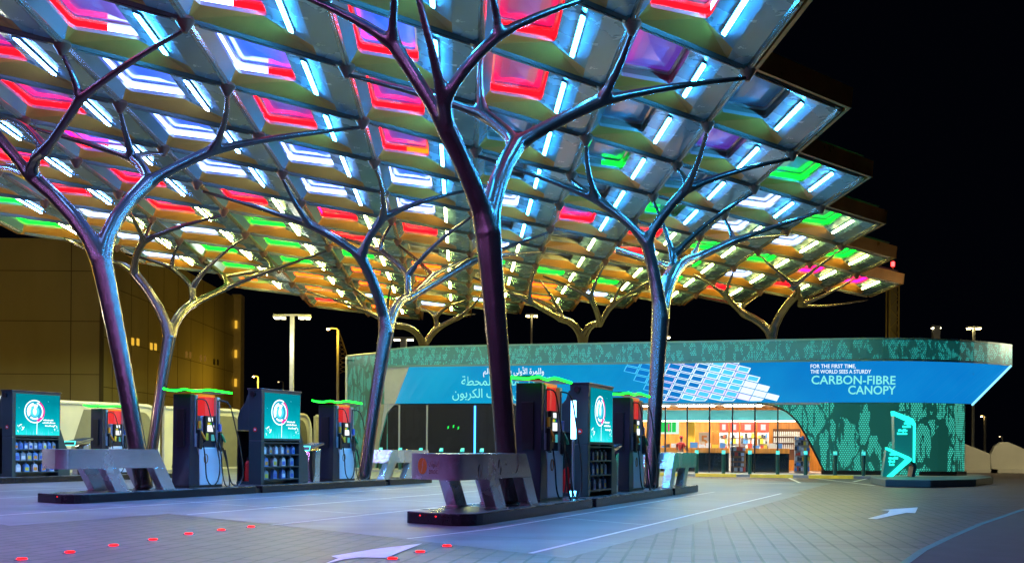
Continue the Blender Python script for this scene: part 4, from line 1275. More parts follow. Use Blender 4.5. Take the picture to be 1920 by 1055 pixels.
# wing wall at the left, turned back
def wing():
    a, b = Vector((-3.66, 1.9, 0)), Vector((-.55, .02, 0))
    mb = MB()
    n = 8
    for k in range(n):
        p0_, p1_ = a.lerp(b, k / n), a.lerp(b, (k + 1) / n)
        zt0, zt1 = 6.18, 6.18
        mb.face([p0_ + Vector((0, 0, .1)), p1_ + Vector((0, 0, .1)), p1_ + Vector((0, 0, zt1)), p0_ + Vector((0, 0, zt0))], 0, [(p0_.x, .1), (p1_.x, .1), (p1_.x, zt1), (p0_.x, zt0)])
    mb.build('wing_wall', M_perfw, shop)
    MB().tube([a + Vector((-.03, -.02, .1)), a + Vector((-.03, -.02, 6.2))], .07, 8).tube([a + Vector((0, 0, 6.22)), b + Vector((0, 0, 6.22))], .06, 8).build('wing_trim', mat('pale_trim', (.5, .52, .5), .4, .3), shop)
wing()
# slanted grey frame between wing and screen, wraps the rounded glass corner
fr = MB()
outer = [(-1.25, .1), (-1.0, 1.6), (-.62, 3.0), (-.25, 3.42), (.15, 3.50)]
fr.face([(-.75, .0, 3.505), (-.15, -.03, 3.505), (.62, -.03, 5.44), (.62, -.03, 5.52), (-.75, .0, 5.52)])
fr.face([(-2.0, .9, .1), (-1.25, .03, .1), (-1.0, .03, 1.6), (-.62, .03, 3.0), (-.25, .03, 3.42), (.15, .03, 3.50), (-.75, .03, 3.50), (-1.5, .6, 3.50)])
fr.build('corner_frame', M_grey, shop)
# right-hand drum wall with the swept edge beside the glazing
zs = [.12, .5, 1.0, 1.5, 2.0, 2.5, 2.85, 3.1, 3.3, 3.42, 3.5]
xl = [21.45, 21.3, 21.05, 20.8, 20.55, 20.25, 19.95, 19.65, 19.25, 18.9, 18.3]
plan = [(22.0, 0), (23.2, .05), (24.4, .08), (25.6, .2), (26.5, .45), (27.3, .95), (27.9, 1.8), (28.1, 3.0), (28.1, 5.0)]
mb = MB()
for k in range(len(zs) - 1):
    z0_, z1_ = zs[k], zs[k + 1]
    row0 = [(xl[k], 0)] + plan; row1 = [(xl[k + 1], 0)] + plan
    s0 = [r[0] for r in row0]
    arc = [0]
    for a, b in zip(plan[:-1], plan[1:]): arc.append(arc[-1] + math.hypot(b[0] - a[0], b[1] - a[1]))
    arc = [22 + a for a in arc]
    for q in range(len(row0) - 1):
        a, b, c, d = row0[q], row0[q + 1], row1[q + 1], row1[q]
        ua, ub = (row0[0][0] if q == 0 else arc[q - 1]), arc[q]
        ud = row1[0][0] if q == 0 else arc[q - 1]
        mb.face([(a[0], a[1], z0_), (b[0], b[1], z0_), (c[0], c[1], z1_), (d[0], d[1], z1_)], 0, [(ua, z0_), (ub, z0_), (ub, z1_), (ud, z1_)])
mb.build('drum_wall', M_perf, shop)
ed = [(x, -.03, z) for x, z in zip(xl, zs)]
MB().tube(ed, .05, 6).build('drum_edge_trim', M_black, shop)
MB().prism([(21.3, -.06), (24.4, .08), (26.6, .32), (27.4, .85), (28.0, 1.8), (28.0, 2.4), (27.2, 1.4), (21.3, .4)], .10, .32).build('drum_plinth', M_black, shop)
# glazing
def glass_mat():
    m = bpy.data.materials.new('shop_glass'); m.use_nodes = True
    nt = m.node_tree; nt.nodes.remove(nt.nodes['Principled BSDF'])
    N, L = nt.nodes.new, nt.links.new
    tr = N('ShaderNodeBsdfTransparent'); tr.inputs[0].default_value = (.93, .97, .97, 1)
    gl = N('ShaderNodeBsdfGlossy'); gl.inputs[0].default_value = (.9, .95, 1, 1); gl.inputs[1].default_value = .02
    lw = N('ShaderNodeFresnel'); lw.inputs[0].default_value = 1.45
    mx = N('ShaderNodeMixShader'); L(lw.outputs[0], mx.inputs[0]); L(tr.outputs[0], mx.inputs[1]); L(gl.outputs[0], mx.inputs[2])
    L(mx.outputs[0], nt.nodes['Material Output'].inputs[0])
    return m
M_glass = glass_mat()
MB().face([(6.4, .10, .15), (21.5, .10, .15), (21.5, .10, 3.5), (6.4, .10, 3.5)]).build('front_glazing', M_glass, shop)
mul = [u2x(u) for u in (985, 1020, 1055, 1100, 1140, 1180, 1247, 1288, 1330, 1373, 1415, 1458)]
for x in mul:
    MB().box(x - .035, x + .035, .02, .14, .15, 3.5).build('mullion', M_black, shop)
MB().box(6.3, 21.2, -.01, .15, 3.42, 3.515).build('glazing_head', M_grey, shop)
# dark glass part at the left with patterned film
M_film = perf_mat('patterned_dark_glass', .8, .42, .05, (.006, .007, .008), (.10, .12, .12), .05, .05, .8, .002)
mb = MB()
gl_out = [(-1.2, .14), (-.95, 1.6), (-.57, 3.0), (-.2, 3.38), (.2, 3.47), (6.4, 3.47), (6.4, .14)]
mb.face([(x, .06, z) for x, z in gl_out], 0, [(x, z) for x, z in gl_out])
mb.build('dark_glazing', M_film, shop)
for u in (748, 800):
    x = u2x(u)
    MB().box(x - .04, x + .04, .0, .055, .14, 3.46).build('mullion', M_grey, shop)
x = u2x(890)
MB().tube([(x, .0, .4), (x, .0, 3.4)], .05, 8).build('blue_tube_light', emat('shop_blue_tube', (.05, .35, 1), 4), shop)
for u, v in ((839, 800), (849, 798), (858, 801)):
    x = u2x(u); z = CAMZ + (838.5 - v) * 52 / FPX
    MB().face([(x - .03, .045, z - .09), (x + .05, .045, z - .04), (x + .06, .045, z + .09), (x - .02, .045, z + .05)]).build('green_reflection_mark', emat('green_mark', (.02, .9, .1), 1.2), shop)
# interior shell
MB().box(6.3, 22, .15, 8, .10, .15).build('floor', mat('shop_floor_tile', (.55, .50, .44), .25), shop)
MB().box(6.2, 22, 7.2, 7.4, .15, 3.7).box(6.15, 6.35, .2, 7.2, .15, 3.5).box(21.6, 21.8, .3, 7.2, .15, 3.4).build('inner_wall', M_wood, shop)
cl = MB().box(6.4, 21.6, .25, 7.2, 3.56, 3.6).build('ceiling', mat('shop_ceiling', (.75, .75, .72), .6), shop)
M_ceil = emat('shop_ceiling_light', (1, .88, .70), 44)
for k in range(6):
    x0 = 7.0 + k * 2.4
    MB().box(x0, x0 + 1.9, .5, .9, 3.52, 3.555).build('ceiling_panel_light', M_ceil, cl)
    MB().box(x0, x0 + 1.9, 3.6, 4.4, 3.52, 3.555).build('ceiling_panel_light', M_ceil, cl)
bk = MB().box(6.4, 21.6, 2.0, 2.15, 2.72, 3.24).build('bulkhead', mat('teal_bulkhead', (.05, .30, .36), .3, coat=.5), shop)
MB().box(6.4, 21.6, 1.95, 2.2, 2.66, 2.715).build('bulkhead_light', emat('cove_light', (1, .88, .68), 5), bk)
# interior furniture (each its own thing)
def shop_thing(name, label, cat, x, y, group=None, z=.15):
    return thing(name, label, cat, sw(x, y, z), SA, group)
def ux(u, y):      # station for an image column at depth y behind the glass
    a = (u - 960) / FPX
    Yc = 52.5 + y * 1.0; X = Yc * a / (1 + .248 * a)
    return (X + 6.0 - y * .24) / math.cos(SA)
M_counter_dark = mat('counter_glass_front', (.006, .014, .020), .10, coat=.5)
for (ua, ub, lb) in ((1290, 1367, 'left counter with wooden top and dark glass front in the shop'), (1398, 1480, 'right counter with wooden top and dark glass front in the shop'), (1225, 1278, 'counter with dark front behind the red uniformed attendant')):
    y = 1.3
    xa, xb = ux(ua, y), ux(ub, y)
    t = shop_thing('counter', lb, 'counter', (xa + xb) / 2, y, 'shop counters')
    hw = (xb - xa) / 2
    MB().box(-hw, hw, 0, .7, 0, .93).build('front', M_counter_dark, t)
    MB().box(-hw - .02, hw + .02, -.03, .75, .931, 1.18).build('top', M_wood, t, bevel=.01)
    g = MB(); rg = random.Random(int(ua)); x = -hw + .1
    while x < hw - .25:
        wd = rg.uniform(.12, .4); g.box(x, x + wd, .1, .4, 1.181, 1.181 + rg.uniform(.1, .28), rg.randrange(6)); x += wd + rg.uniform(.02, .12)
    GOODS = [mat('goods_%d' % k, c, .45) for k, c in enumerate([(.75, .72, .65), (.08, .25, .6), (.75, .10, .05), (.85, .6, .05), (.05, .05, .06), (.8, .8, .82)])]
    g.build('counter_goods', GOODS, t)['kind'] = 'stuff'
M_hdr = mat('shelf_red_header', (.7, .03, .02), .4, emit=(1, .05, .02), es=.7)
for k, (ua, ub, wd_) in enumerate([(1350, 1366, 0), (1369, 1386, 0), (1389, 1417, 1), (1421, 1443, 0)]):
    y = 5.2
    xa, xb = ux(ua, y), ux(ub, y)
    hw = (xb - xa) / 2
    t = shop_thing('wall_shelf', 'wall shelf with a red lit header behind the counter, %s from the left' % ORD[k], 'shelf', (xa + xb) / 2, y, 'red headed wall shelves in the shop')
    MB().box(-hw, hw, 0, .5, 0, 2.62).build('carcass', mat('shelf_white', (.7, .7, .68), .4), t)
    MB().box(-hw, hw, -.04, -.001, 2.05, 2.58).build('header', M_hdr, t)
    MB().box(-hw * .42, hw * .42, -.05, -.041, 2.15, 2.45).build('header_sign', emat('sign_white', (1, .95, .9), 1.1), t)
    g = MB(); rg = random.Random(40 + k)
    for r_ in range(3):
        x = -hw + .04
        while x < hw - .1:
            wd = rg.uniform(.06, .16); g.box(x, min(x + wd, hw - .03), -.15, -.002, 1.12 + r_ * .31, 1.12 + r_ * .31 + rg.uniform(.12, .26), rg.randrange(6)); x += wd + .015
    g.build('shelf_goods', GOODS, t)['kind'] = 'stuff'
# bottle rack, gondola, magazine stand, menu screen, poster, post
y = 4.2; xa, xb = ux(1450, y), ux(1502, y); hw = (xb - xa) / 2
t = shop_thing('bottle_rack', 'dark wooden rack of white-capped bottles on the right in the shop', 'rack', (xa + xb) / 2, y)
MB().box(-hw, hw, 0, .4, .6, 2.2).build('frame', mat('rack_dark_wood', (.10, .04, .015), .4), t)
g = MB()
for r_ in range(3):
    for k in range(13):
        x = -hw + .08 + k * (2 * hw - .16) / 12
        g.cyl((x, -.06), .045, .03, 1.15 + r_ * .33, 1.40 + r_ * .33, 8)
g.build('rack_bottles', mat('white_bottle', (.75, .75, .72), .35), t)
y = .9; xa, xb = ux(1490, y), ux(1518, y); hw = (xb - xa) / 2
t = shop_thing('gondola_shelf', 'tall crowded gondola of colourful packets beside the swept wall in the shop', 'shelf', (xa + xb) / 2, y)
MB().box(-hw, hw, 0, .7, 0, 1.75).build('carcass', mat('gondola_back', (.55, .45, .35), .5), t)
g = MB(); rg = random.Random(77)
for r_ in range(7):
    x = -hw
    while x < hw:
        wd = rg.uniform(.05, .13); g.box(x, x + wd, -.12, -.002, .1 + r_ * .25, .1 + r_ * .25 + rg.uniform(.1, .22), rg.randrange(6)); x += wd + .012
g.build('packets', GOODS, t)['kind'] = 'stuff'
y = .7; xa, xb = ux(1370, y), ux(1398, y); hw = (xb - xa) / 2
t = shop_thing('magazine_stand', 'magazine stand between the two counters in the shop', 'stand', (xa + xb) / 2, y)
MB().box(-hw, hw, 0, .35, 0, 1.25).build('frame', mat('stand_wood', (.5, .22, .06), .45), t)
g = MB(); rg = random.Random(5)
for r_ in range(5):
    x = -hw + .03
    while x < hw - .08:
        wd = rg.uniform(.08, .16); g.box(x, x + wd, -.10, -.002, .05 + r_ * .25, .05 + r_ * .25 + rg.uniform(.14, .2), rg.choice([0, 4, 5, 2, 0, 4])); x += wd + .02
g.build('magazines', GOODS, t)['kind'] = 'stuff'
y = 3.6; xa, xb = ux(1230, y), ux(1273, y); hw = (xb - xa) / 2
t = shop_thing('menu_screen', 'white and green menu screen hanging over the left counter', 'screen', (xa + xb) / 2, y, z=2.05)
MB().box(-hw, hw, 0, .08, 0, .72).build('panel', emat('menu_white', (.75, 1, .85), 1.1), t)
MB().box(-hw * .55, hw * .35, -.006, -.001, .1, .62, 0).box(hw * .4, hw * .75, -.006, -.001, .1, .62, 0).box(hw * .05, hw * .2, -.010, -.007, .15, .55, 1).box(-hw * .9, -hw * .75, -.006, -.001, .2, .55, 2).build(
    'menu_graphics', [emat('menu_green', (.03, .7, .12), 1), emat('menu_pink', (.9, .03, .3), 1), M_black], t)
y = 3.0; x = ux(1296, y)
t = shop_thing('yellow_post', 'bright yellow square post behind the counter', 'post', x, y)
MB().box(-.18, .18, 0, .3, 0, 2.6).build('shaft', mat('yellow_laminate', (.85, .50, .03), .4), t)
y = 3.5; x = ux(1321, y)
t = shop_thing('number_poster', 'pale poster with a large number 5 behind the counter', 'poster', x, y, z=1.3)
MB().box(-.28, .28, 0, .03, 0, .85).build('sheet', mat('poster_paper', (.75, .70, .58), .6), t)
vs, fs = text_mb('5', .75, 'CENTER', .02)
MB().add([(v.x, -.004, v.y + .15) for v in vs], fs).build('numeral', mat('poster_orange', (.75, .30, .05), .5), t)
# attendant
def person(loc, rz, label):
    t = thing('person', label, 'person', loc, rz)
    def skin(name, pts, edges, m, parent, lv=2):
        me = bpy.data.meshes.new(name); me.from_pydata([p[:3] for p in pts], edges, [])
        bm = bmesh.new(); bm.from_mesh(me); bm.verts.layers.skin.verify(); bm.to_mesh(me); bm.free()
        for k, p in enumerate(pts): me.skin_vertices[0].data[k].radius = (p[3], p[4] if len(p) > 4 else p[3]); me.skin_vertices[0].data[k].use_root = (k == 0)
        o = bpy.data.objects.new(name, me); COL.objects.link(o)
        o.modifiers.new('skin', 'SKIN').branch_smoothing = .5; o.modifiers.new('sub', 'SUBSURF').levels = lv
        dg = bpy.context.evaluated_depsgraph_get(); m2 = bpy.data.meshes.new_from_object(o.evaluated_get(dg)); m2.name = name
        bpy.data.objects.remove(o); bpy.data.meshes.remove(me)
        m2.materials.clear(); m2.materials.append(m); m2.polygons.foreach_set('use_smooth', [True] * len(m2.polygons))
        o = bpy.data.objects.new(name, m2); COL.objects.link(o); o.parent = parent
        return o
    M_skin = mat('skin', (.42, .24, .15), .5); M_uni = mat('red_uniform', (.55, .02, .015), .6); M_trs = mat('dark_trousers', (.02, .02, .025), .7)
    # body: pelvis, spine, neck, head, arms with hands, legs with feet (one continuous surface)
    B = [(0, 0, .95, .13, .10), (0, 0, 1.18, .13, .10), (0, 0, 1.38, .15, .10), (0, 0, 1.47, .06), (0, -.02, 1.56, .07, .08), (0, -.02, 1.66, .085, .10), (0, -.01, 1.74, .055),
         (.17, 0, 1.40, .06), (.25, .02, 1.14, .048), (.22, -.22, 1.06, .036), (.19, -.30, 1.06, .03), (-.17, 0, 1.40, .06), (-.25, .02, 1.14, .048), (-.22, -.22, 1.06, .036), (-.19, -.30, 1.06, .03),
         (.09, 0, .88, .09), (.10, -.01, .48, .062), (.10, .02, .08, .045), (.10, -.13, .04, .035), (-.09, 0, .88, .09), (-.10, -.01, .48, .062), (-.10, .02, .08, .045), (-.10, -.13, .04, .035)]
    for sgn, k in ((1, 10), (-1, 14)):        # five fingers a hand
        for q in range(4): B.append((sgn * (.165 + .018 * q), -.385 - .008 * (1.5 - abs(q - 1.5)), 1.045, .009))
        B.append((sgn * .145, -.335, 1.07, .010))
    E = [(0, 1), (1, 2), (2, 3), (3, 4), (4, 5), (5, 6), (2, 7), (7, 8), (8, 9), (9, 10), (2, 11), (11, 12), (12, 13), (13, 14), (0, 15), (15, 16), (16, 17), (17, 18), (0, 19), (19, 20), (20, 21), (21, 22)]
    E += [(10, 23 + q) for q in range(5)] + [(14, 28 + q) for q in range(5)]
    skin('body', B, E, M_skin, t)
    S = [(0, 0, .92, .145, .115), (0, 0, 1.18, .145, .115), (0, 0, 1.38, .165, .115), (0, 0, 1.45, .08), (.18, 0, 1.40, .075), (.24, .015, 1.20, .066), (-.18, 0, 1.40, .075), (-.24, .015, 1.20, .066)]
    skin('shirt', S, [(0, 1), (1, 2), (2, 3), (2, 4), (4, 5), (2, 6), (6, 7)], M_uni, t)
    Tr = [(0, 0, .93, .14, .115), (.09, 0, .86, .10), (.10, -.01, .48, .075), (.10, .015, .10, .06), (-.09, 0, .86, .10), (-.10, -.01, .48, .075), (-.10, .015, .10, .06)]
    skin('trousers', Tr, [(0, 1), (1, 2), (2, 3), (0, 4), (4, 5), (5, 6)], M_trs, t)
    cp = MB(); n = 16
    for r0, r1, z0, z1 in ((.105, .10, 1.665, 1.72), (.10, .07, 1.72, 1.765), (.07, .0, 1.765, 1.78)): cp.cyl((0, -.015), r0, max(r1, .004), z0, z1, n)
    cp.prism([(-.08, -.10), (.08, -.10), (.06, -.20), (-.06, -.20)], 1.665, 1.68)
    cp.build('cap', M_uni, t)
    fc_ = MB(); fc_.box(-.045, -.02, -.118, -.10, 1.635, 1.65).box(.02, .045, -.118, -.10, 1.635, 1.65).build('eyes', M_black, t)
    MB().prism([(-.012, -.10), (.012, -.10), (0, -.135)], 1.59, 1.63).build('nose', M_skin, t)
    return t
person(sw(ux(1277, .75), .75, .15), SA + R(150), 'attendant in red uniform and red cap standing inside the shop window')
# pavement in front, bollards, wheel stops
pv = [sw(-4.5, -.1), sw(-2, -2.2), sw(20.5, -2.2), sw(22.5, -2.6), sw(26, -1.6), sw(29, 1.5), sw(29, 5), sw(-4, 5)]
structure(MB().prism([(p.x, p.y) for p in pv], 0, .12).build('pavement', mat('pavement_stone', (.32, .34, .36), .5, var=.1, vscale=1)))
kk = [sw(-4.5, -.13), sw(-2, -2.23), sw(20.5, -2.23), sw(22.5, -2.63)]
M_boll = mat('bollard_green_steel', (.02, .10, .09), .35, .4)
M_bolltop = mat('bollard_cyan_top', (.05, .5, .55), .3, emit=(.05, .8, .85), es=.55)
bp_ = MB().cyl((0, 0), .085, .085, 0, .92, 14)
bproto = None
for k, u in enumerate((705, 733, 770, 809, 848, 888, 925, 1250, 1333, 1384, 1434, 1487, 1540, 1596, 1650)):
    x = u2x(u) - .02
    sc_ = (50.4 / 52.5)
    loc = sw(x * sc_ + .1, -1.75, .12)
    lb = 'green bollard with cyan top %s from the left' % ('before the dark glazing, ' + ORD[k] if k < 7 else 'before the lit shop front, ' + ORD[k - 7])
    if bproto is None:
        t = thing('bollard', lb, 'bollard', loc, SA, 'bollards along the shop front')
        bp_.build('post', M_boll, t, smooth=True)
        MB().hexa([(-.085, -.085, .921), (.085, -.085, .921), (.085, .085, .921), (-.085, .085, .921)], [(-.085, -.085, .96), (.085, -.085, .96), (.085, .085, 1.10), (-.085, .085, 1.10)]).build('slanted_top', M_bolltop, t)
        bproto = t
    else:
        copy_thing(bproto, loc, SA, lb)
for k, (ua, ub) in enumerate([(1233, 1306), (1333, 1410), (1436, 1517), (1546, 1630)]):
    xa, xb = u2x(ua) * .945, u2x(ub) * .945
    hw = (xb - xa) / 2
    a_ = ground((ua + ub) / 2, [896, 897, 900, 904][k])
    t = MB().prism_x([(-.10, 0), (.10, 0), (.06, .15), (-.06, .15)], -hw, hw).build('wheel_stop', M_yellow, bevel=.01)
    t.location = sw((xa + xb) / 2 + .35, -2.75 - .12 * k, .004); t.rotation_euler.z = SA
    tag(t, 'yellow wheel stop on the road before the shop, %s from the left' % ORD[k], 'wheel stop', 'yellow wheel stops before the shop')

# totem sign on its plinth
pc = ground(1745, 907)
plinth = [ground(1632, 906), ground(1660, 912), ground(1745, 913.5), ground(1830, 911), ground(1862, 906)]
back = [Vector((p.x * 1.13, p.y * 1.13, 0)) for p in reversed(plinth[1:-1])]
pp_ = [(p.x, p.y) for p in plinth] + [(p.x, p.y) for p in back]
tp = MB().prism(pp_, 0, .26).build('sign_plinth', mat('sign_plinth_stone', (.05, .11, .10), .4, var=.1), bevel=.03)
tag(tp, 'dark rounded plinth under the glowing totem sign', 'plinth')
tY = 40.0
def tpt(u, v): return at(u, v, tY)
tb = tpt(1690, 900)
tot = thing('totem_sign', 'angular totem sign of bent panels with glowing teal edges beside the drum wall', 'sign', (tb.x, tb.y, .26))
M_teal_glow = emat('totem_teal', (.02, .95, .72), 2.0)
M_teal_panel = mat('totem_panel', (.02, .16, .15), .3, .3, coat=.4, emit=(.01, .30, .27), es=.35)
def extr(pts, y0, y1, mi=0, mb=None):
    mb = mb or MB()
    P_ = [tpt(u, v) - tot.location for u, v in pts]
    return mb.hexa([(p.x, p.y + y0, p.z) for p in P_], [(p.x, p.y + y1, p.z) for p in P_], mi)
extr([(1676, 773), (1712, 789), (1716, 796), (1716, 866), (1700, 872), (1678, 858)], 0, .28).build('upper_panel', M_teal_panel, tot)
extr([(1675, 770), (1711, 784), (1716, 793), (1715, 868), (1711.5, 868), (1712, 798), (1706, 793), (1676, 779)], -.05, .3).build('upper_glow', M_teal_glow, tot)
extr([(1660, 842), (1698, 858), (1656, 896), (1652, 897)], -.12, .1).build('lower_panel', M_teal_panel, tot)
extr([(1659, 838), (1699, 855), (1705, 859), (1704, 863), (1661, 900), (1656, 897), (1695, 860), (1660, 843)], -.25, .0).build('lower_glow', M_teal_glow, tot)
extr([(1705, 864), (1714, 867), (1717, 874), (1712, 899), (1706, 899), (1711, 874)], -.1, .35).build('rear_leg', M_slate, tot)
for (rows, nm) in (([(1695, 1708, 795), (1692, 1707, 801), (1684, 1701, 808), (1682, 1701, 814)], 'upper_lettering'), ([(1666, 1676, 853), (1664, 1680, 860), (1664, 1674, 866), (1665, 1673, 872)], 'lower_lettering')):
    mb = MB(); rg = random.Random(9)
    for ua, ub, v in rows:
        u = ua
        while u < ub:
            wd = rg.uniform(1.2, 2.6); hh = rg.uniform(2.6, 4.6)
            extr([(u, v), (u + wd, v + .4), (u + wd, v - hh), (u, v - hh - .4)], -.16 if nm[0] == 'l' else -.04, -.125 if nm[0] == 'l' else -.005, 0, mb); u += wd + .7
    mb.build(nm, M_teal_glow, tot)

# ------------------------------------------------------------------ amber factory on the left
fac = thing('factory', 'large windowless panelled building lit amber beyond the left islands', 'building', (-28.0, 70.0, 0), 0)
fw_ = MB().box(-40, 0, 0, 34, 0, 15.2)
fw_.build('front_block', M_wall_amber, fac)
MB().box(-3, .06, .5, 34.2, 0, 16.1).build('side_block', M_wall_amber, fac)
cp = MB()
for x in [-2.0, -7.0, -12.0, -17, -22]: cp.box(x - .03, x + .03, -.012, -.001, 0, 15.1)
for z in (2.6, 6.0, 9.6, 13.0): cp.box(-40, 0, -.014, -.002, z - .025, z + .025)
for yy in (2, 5.5, 9, 12.5, 16, 19.5, 23, 26.5, 30): cp.box(.061, .072, yy - .03, yy + .03, 0, 16)
for z in (5.2, 8.6, 12.2): cp.box(.061, .074, .5, 34, z - .025, z + .025)
cp.box(-.05, .05, -.02, .49, 0, 15.2)
cp.build('panel_joints', M_darkgap, fac)
MB().box(-.2, .78, 33.2, 34.6, 0, 16.4).build('end_pier', mat('pier_render', (.5, .44, .3), .6, var=.1), fac, bevel=.05)
M_win = emat('warm_window', (1, .55, .05), .9); M_win_dim = emat('dim_window', (.5, .25, .04), .35); M_win_dark = M_black
for k, (u, v, mm) in enumerate([(248, 640, 1), (258, 641, 1), (283, 649, 1), (291, 650, 1), (349, 664, 2), (356, 665, 2), (376, 671, 2), (384, 672, 2), (401, 678, 3), (408, 679, 3)]):
    a, b = ray(u, v); Y = -27.94 / a
    z = CAMZ + b * Y
    MB().box(.062, .12, Y - 70 - .22, Y - 70 + .22, z - .26, z + .26).build('window', {1: M_win, 2: M_win_dim, 3: M_win_dark}[mm], fac)
for v in (608, 663, 717):
    p = at(445, v, 103.1)
    MB().box(.2, .42, 33.05, 33.19, p.z - .38, p.z + .38).build('pier_light', M_win, fac)
t = MB()
# cream fence of leaning rounded shells, along q = const
def shell(p, q, L_, h, label, rz=RZ, grp='cream shell fence panels', loc=None):
    th_ = thing('fence_panel', label, 'fence panel', loc if loc is not None else pq(p, q), rz, grp)
    prof = [(0, 0), (L_, 0)] + [(L_ - .05, h * .55)] + [(L_ - .05 - .75 * (1 - math.cos(a)), h * .62 + h * .38 * math.sin(a)) for a in [PI / 10 * k for k in range(1, 6)]] + [(0, h * .985)]
    MB().prism_y(prof, .0, .18).build('shell', M_cream, th_, bevel=.03)
    inner = [(.5, .12), (L_ - .35, .12), (L_ - .38, h * .55)] + [(L_ - .40 - .65 * (1 - math.cos(a)), h * .57 + h * .33 * math.sin(a)) for a in [PI / 10 * k for k in range(1, 6)]] + [(1.6, h * .90)]
    MB().prism_y(inner, -.012, -.002).build('inset', mat('shell_inset', (.17, .165, .12), .65, var=.06), th_)
    MB().tube([(x, -.03, z) for x, z in prof[1:]], .09, 8).build('rim', mat('shell_rim', (.72, .72, .66), .5), th_)
    return th_
FQ = -36.0
for k, pe in enumerate((20.6, 27.0, 33.4, 39.9, 46.4, 53.0, 59.5)):
    shell(pe - 6.4, FQ - .25 * (k % 2), 6.35, 3.15, 'cream rounded fence panel behind the left islands, %s from the left end of the row' % ORD[k])
al = thing('plant_niche', 'brightly lit amber niche with pipes seen through the fence beside the left kiosk', 'niche', at(122, 800, 58), 0)
MB().box(-.5, .5, 0, .1, .25, 1.25).build('lit_back', emat('niche_amber', (1, .62, .16), .9), al)
pp = MB()
for x in (-.35, -.15, .1, .3): pp.tube([(x, -.1, .1), (x, -.1, 1.15)], .04, 6)
pp.tube([(-.5, -.12, .65), (.5, -.12, .65)], .05, 6)
pp.build('pipes', mat('pipe_dark', (.1, .08, .05), .5), al)
# right-hand fence shells
for k, (ua, ub, vt, lb) in enumerate([(1808, 1857, 833, 'cream sloping fence panel just right of the shop drum'), (1857, 1935, 829, 'cream humped fence panel at the right edge of the photo')]):
    Yf = 62.0
    a, b = at(ua, 890, Yf), at(ub, 890, Yf)
    th_ = thing('fence_panel', lb, 'fence panel', (a.x, Yf, 0), 0, 'cream fence panels right of the shop')
    L_ = b.x - a.x
    hh = at(ua, vt, Yf).z
    prof = [(0, 0), (L_, 0), (L_, hh * .68)] + ([(L_ * .5, hh * .86), (0, hh * 1.04)] if k == 0 else [(L_ * .6, hh * .93), (L_ * .42, hh * 1.02), (L_ * .25, hh * 1.02), (L_ * .10, hh * .88), (0, hh * .62)])
    MB().prism_y(prof, 0, .3).build('shell', M_cream, th_, bevel=.06)
    MB().box(-.2, L_ + .2, -.5, .4, 0, .22).build('footing', M_cream, th_)

# ------------------------------------------------------------------ street lamps and masts
M_lw = emat('lamp_white', (1, .90, .55), 12); M_la = emat('lamp_amber', (1, .62, .18), 45); M_ly = emat('lamp_yellow', (1, .80, .30), 45)
def light(name, loc, col, power, size, parent):
    ld = bpy.data.lights.new(name, 'POINT'); ld.energy = power; ld.color = col; ld.shadow_soft_size = size
    lo = bpy.data.objects.new(name, ld); COL.objects.link(lo); lo.location = loc; lo.parent = parent
    return lo
def tlamp(u, vtop, Y, wpx, label, m, double=True, energy=0, pole=.14, col=(1, .93, .75)):
    p = at(u, vtop, Y)
    t = thing('street_lamp', label, 'street lamp', (p.x, p.y, 0), 0, 'street lamps beyond the station')
    h = p.z; hw = wpx / 2 * Y / FPX
    MB().box(-pole, pole, -pole, pole, 0, h).build('pole', M_lamp, t, bevel=.02)
    if double:
        MB().box(-hw, hw, -.10, .10, h, h + .09).build('arm', M_lamp, t)
        for s_ in (-1, 1):
            hd = MB().box(min(s_ * hw * .35, s_ * hw), max(s_ * hw * .35, s_ * hw), -.22, .22, h - .10, h - .001).build('lamp_head', M_lamp, t)
            for q in (.5, .82):
                MB().box(s_ * hw * q - hw * .11, s_ * hw * q + hw * .11, -.235, .18, h - .17, h - .101).build('lens', m, hd)
    else:
        pts = [(0, 0, h), (-hw * .4, 0, h + hw * .25), (-hw * 1.1, 0, h + hw * .38), (-hw * 2, 0, h + hw * .3)]
        MB().tube(pts, .05, 8).build('arm', M_lamp, t)
        hd = MB().box(-hw * 2.5, -hw * 1.9, -.14, .14, h + hw * .22, h + hw * .34).build('lamp_head', M_lamp, t)
        MB().box(-hw * 2.45, -hw * 1.95, -.13, .13, h + hw * .22 - .09, h + hw * .22 - .002).build('lens', m, hd)
    if energy: light('point_light', (0 if double else -hw * 2.2, -1.4, h - 1.6 if double else h - .5), col, energy, .25, t)
    return t
tlamp(548, 592, 58, 70, 'tall white twin-headed street lamp on a square pole left of the shop', M_lw, True, 160, .11)
tlamp(634, 618, 84, 17, 'curved-arm amber street lamp behind the left end of the shop', M_la, False, 560, .09, (1, .60, .04))
tlamp(484, 706, 95, 8, 'short amber street lamp just right of the factory pier', M_la, False, 330, .07, (1, .60, .04))
tlamp(531, 716, 130, 8, 'small dim street lamp behind the tall twin-headed pole', mat('lamp_dim', (.5, .4, .2), .5, emit=(1, .7, .3), es=3), False, 0, .06)
tlamp(757, 634, 78, 38, 'white twin-headed street lamp over the left end of the shop roof', M_lw, True, 0, .22)
tlamp(997, 590, 90, 22, 'yellow twin-headed street lamp over the middle of the shop roof', M_ly, True, 0, .07)
tlamp(1249, 630, 90, 14, 'small yellow street lamp just right of the slim column over the shop roof', M_ly, True, 0, .06)
tlamp(1755, 612, 84, 16, 'thick-poled white street lamp over the right end of the shop roof', M_lw, True, 0, .26)
tlamp(1826, 613, 90, 26, 'bright yellow twin-headed street lamp at the right end of the shop roof', M_ly, True, 0, .09)
tlamp(1847, 780, 110, 6, 'short amber street lamp right of the shop drum', M_la, False, 0, .10)
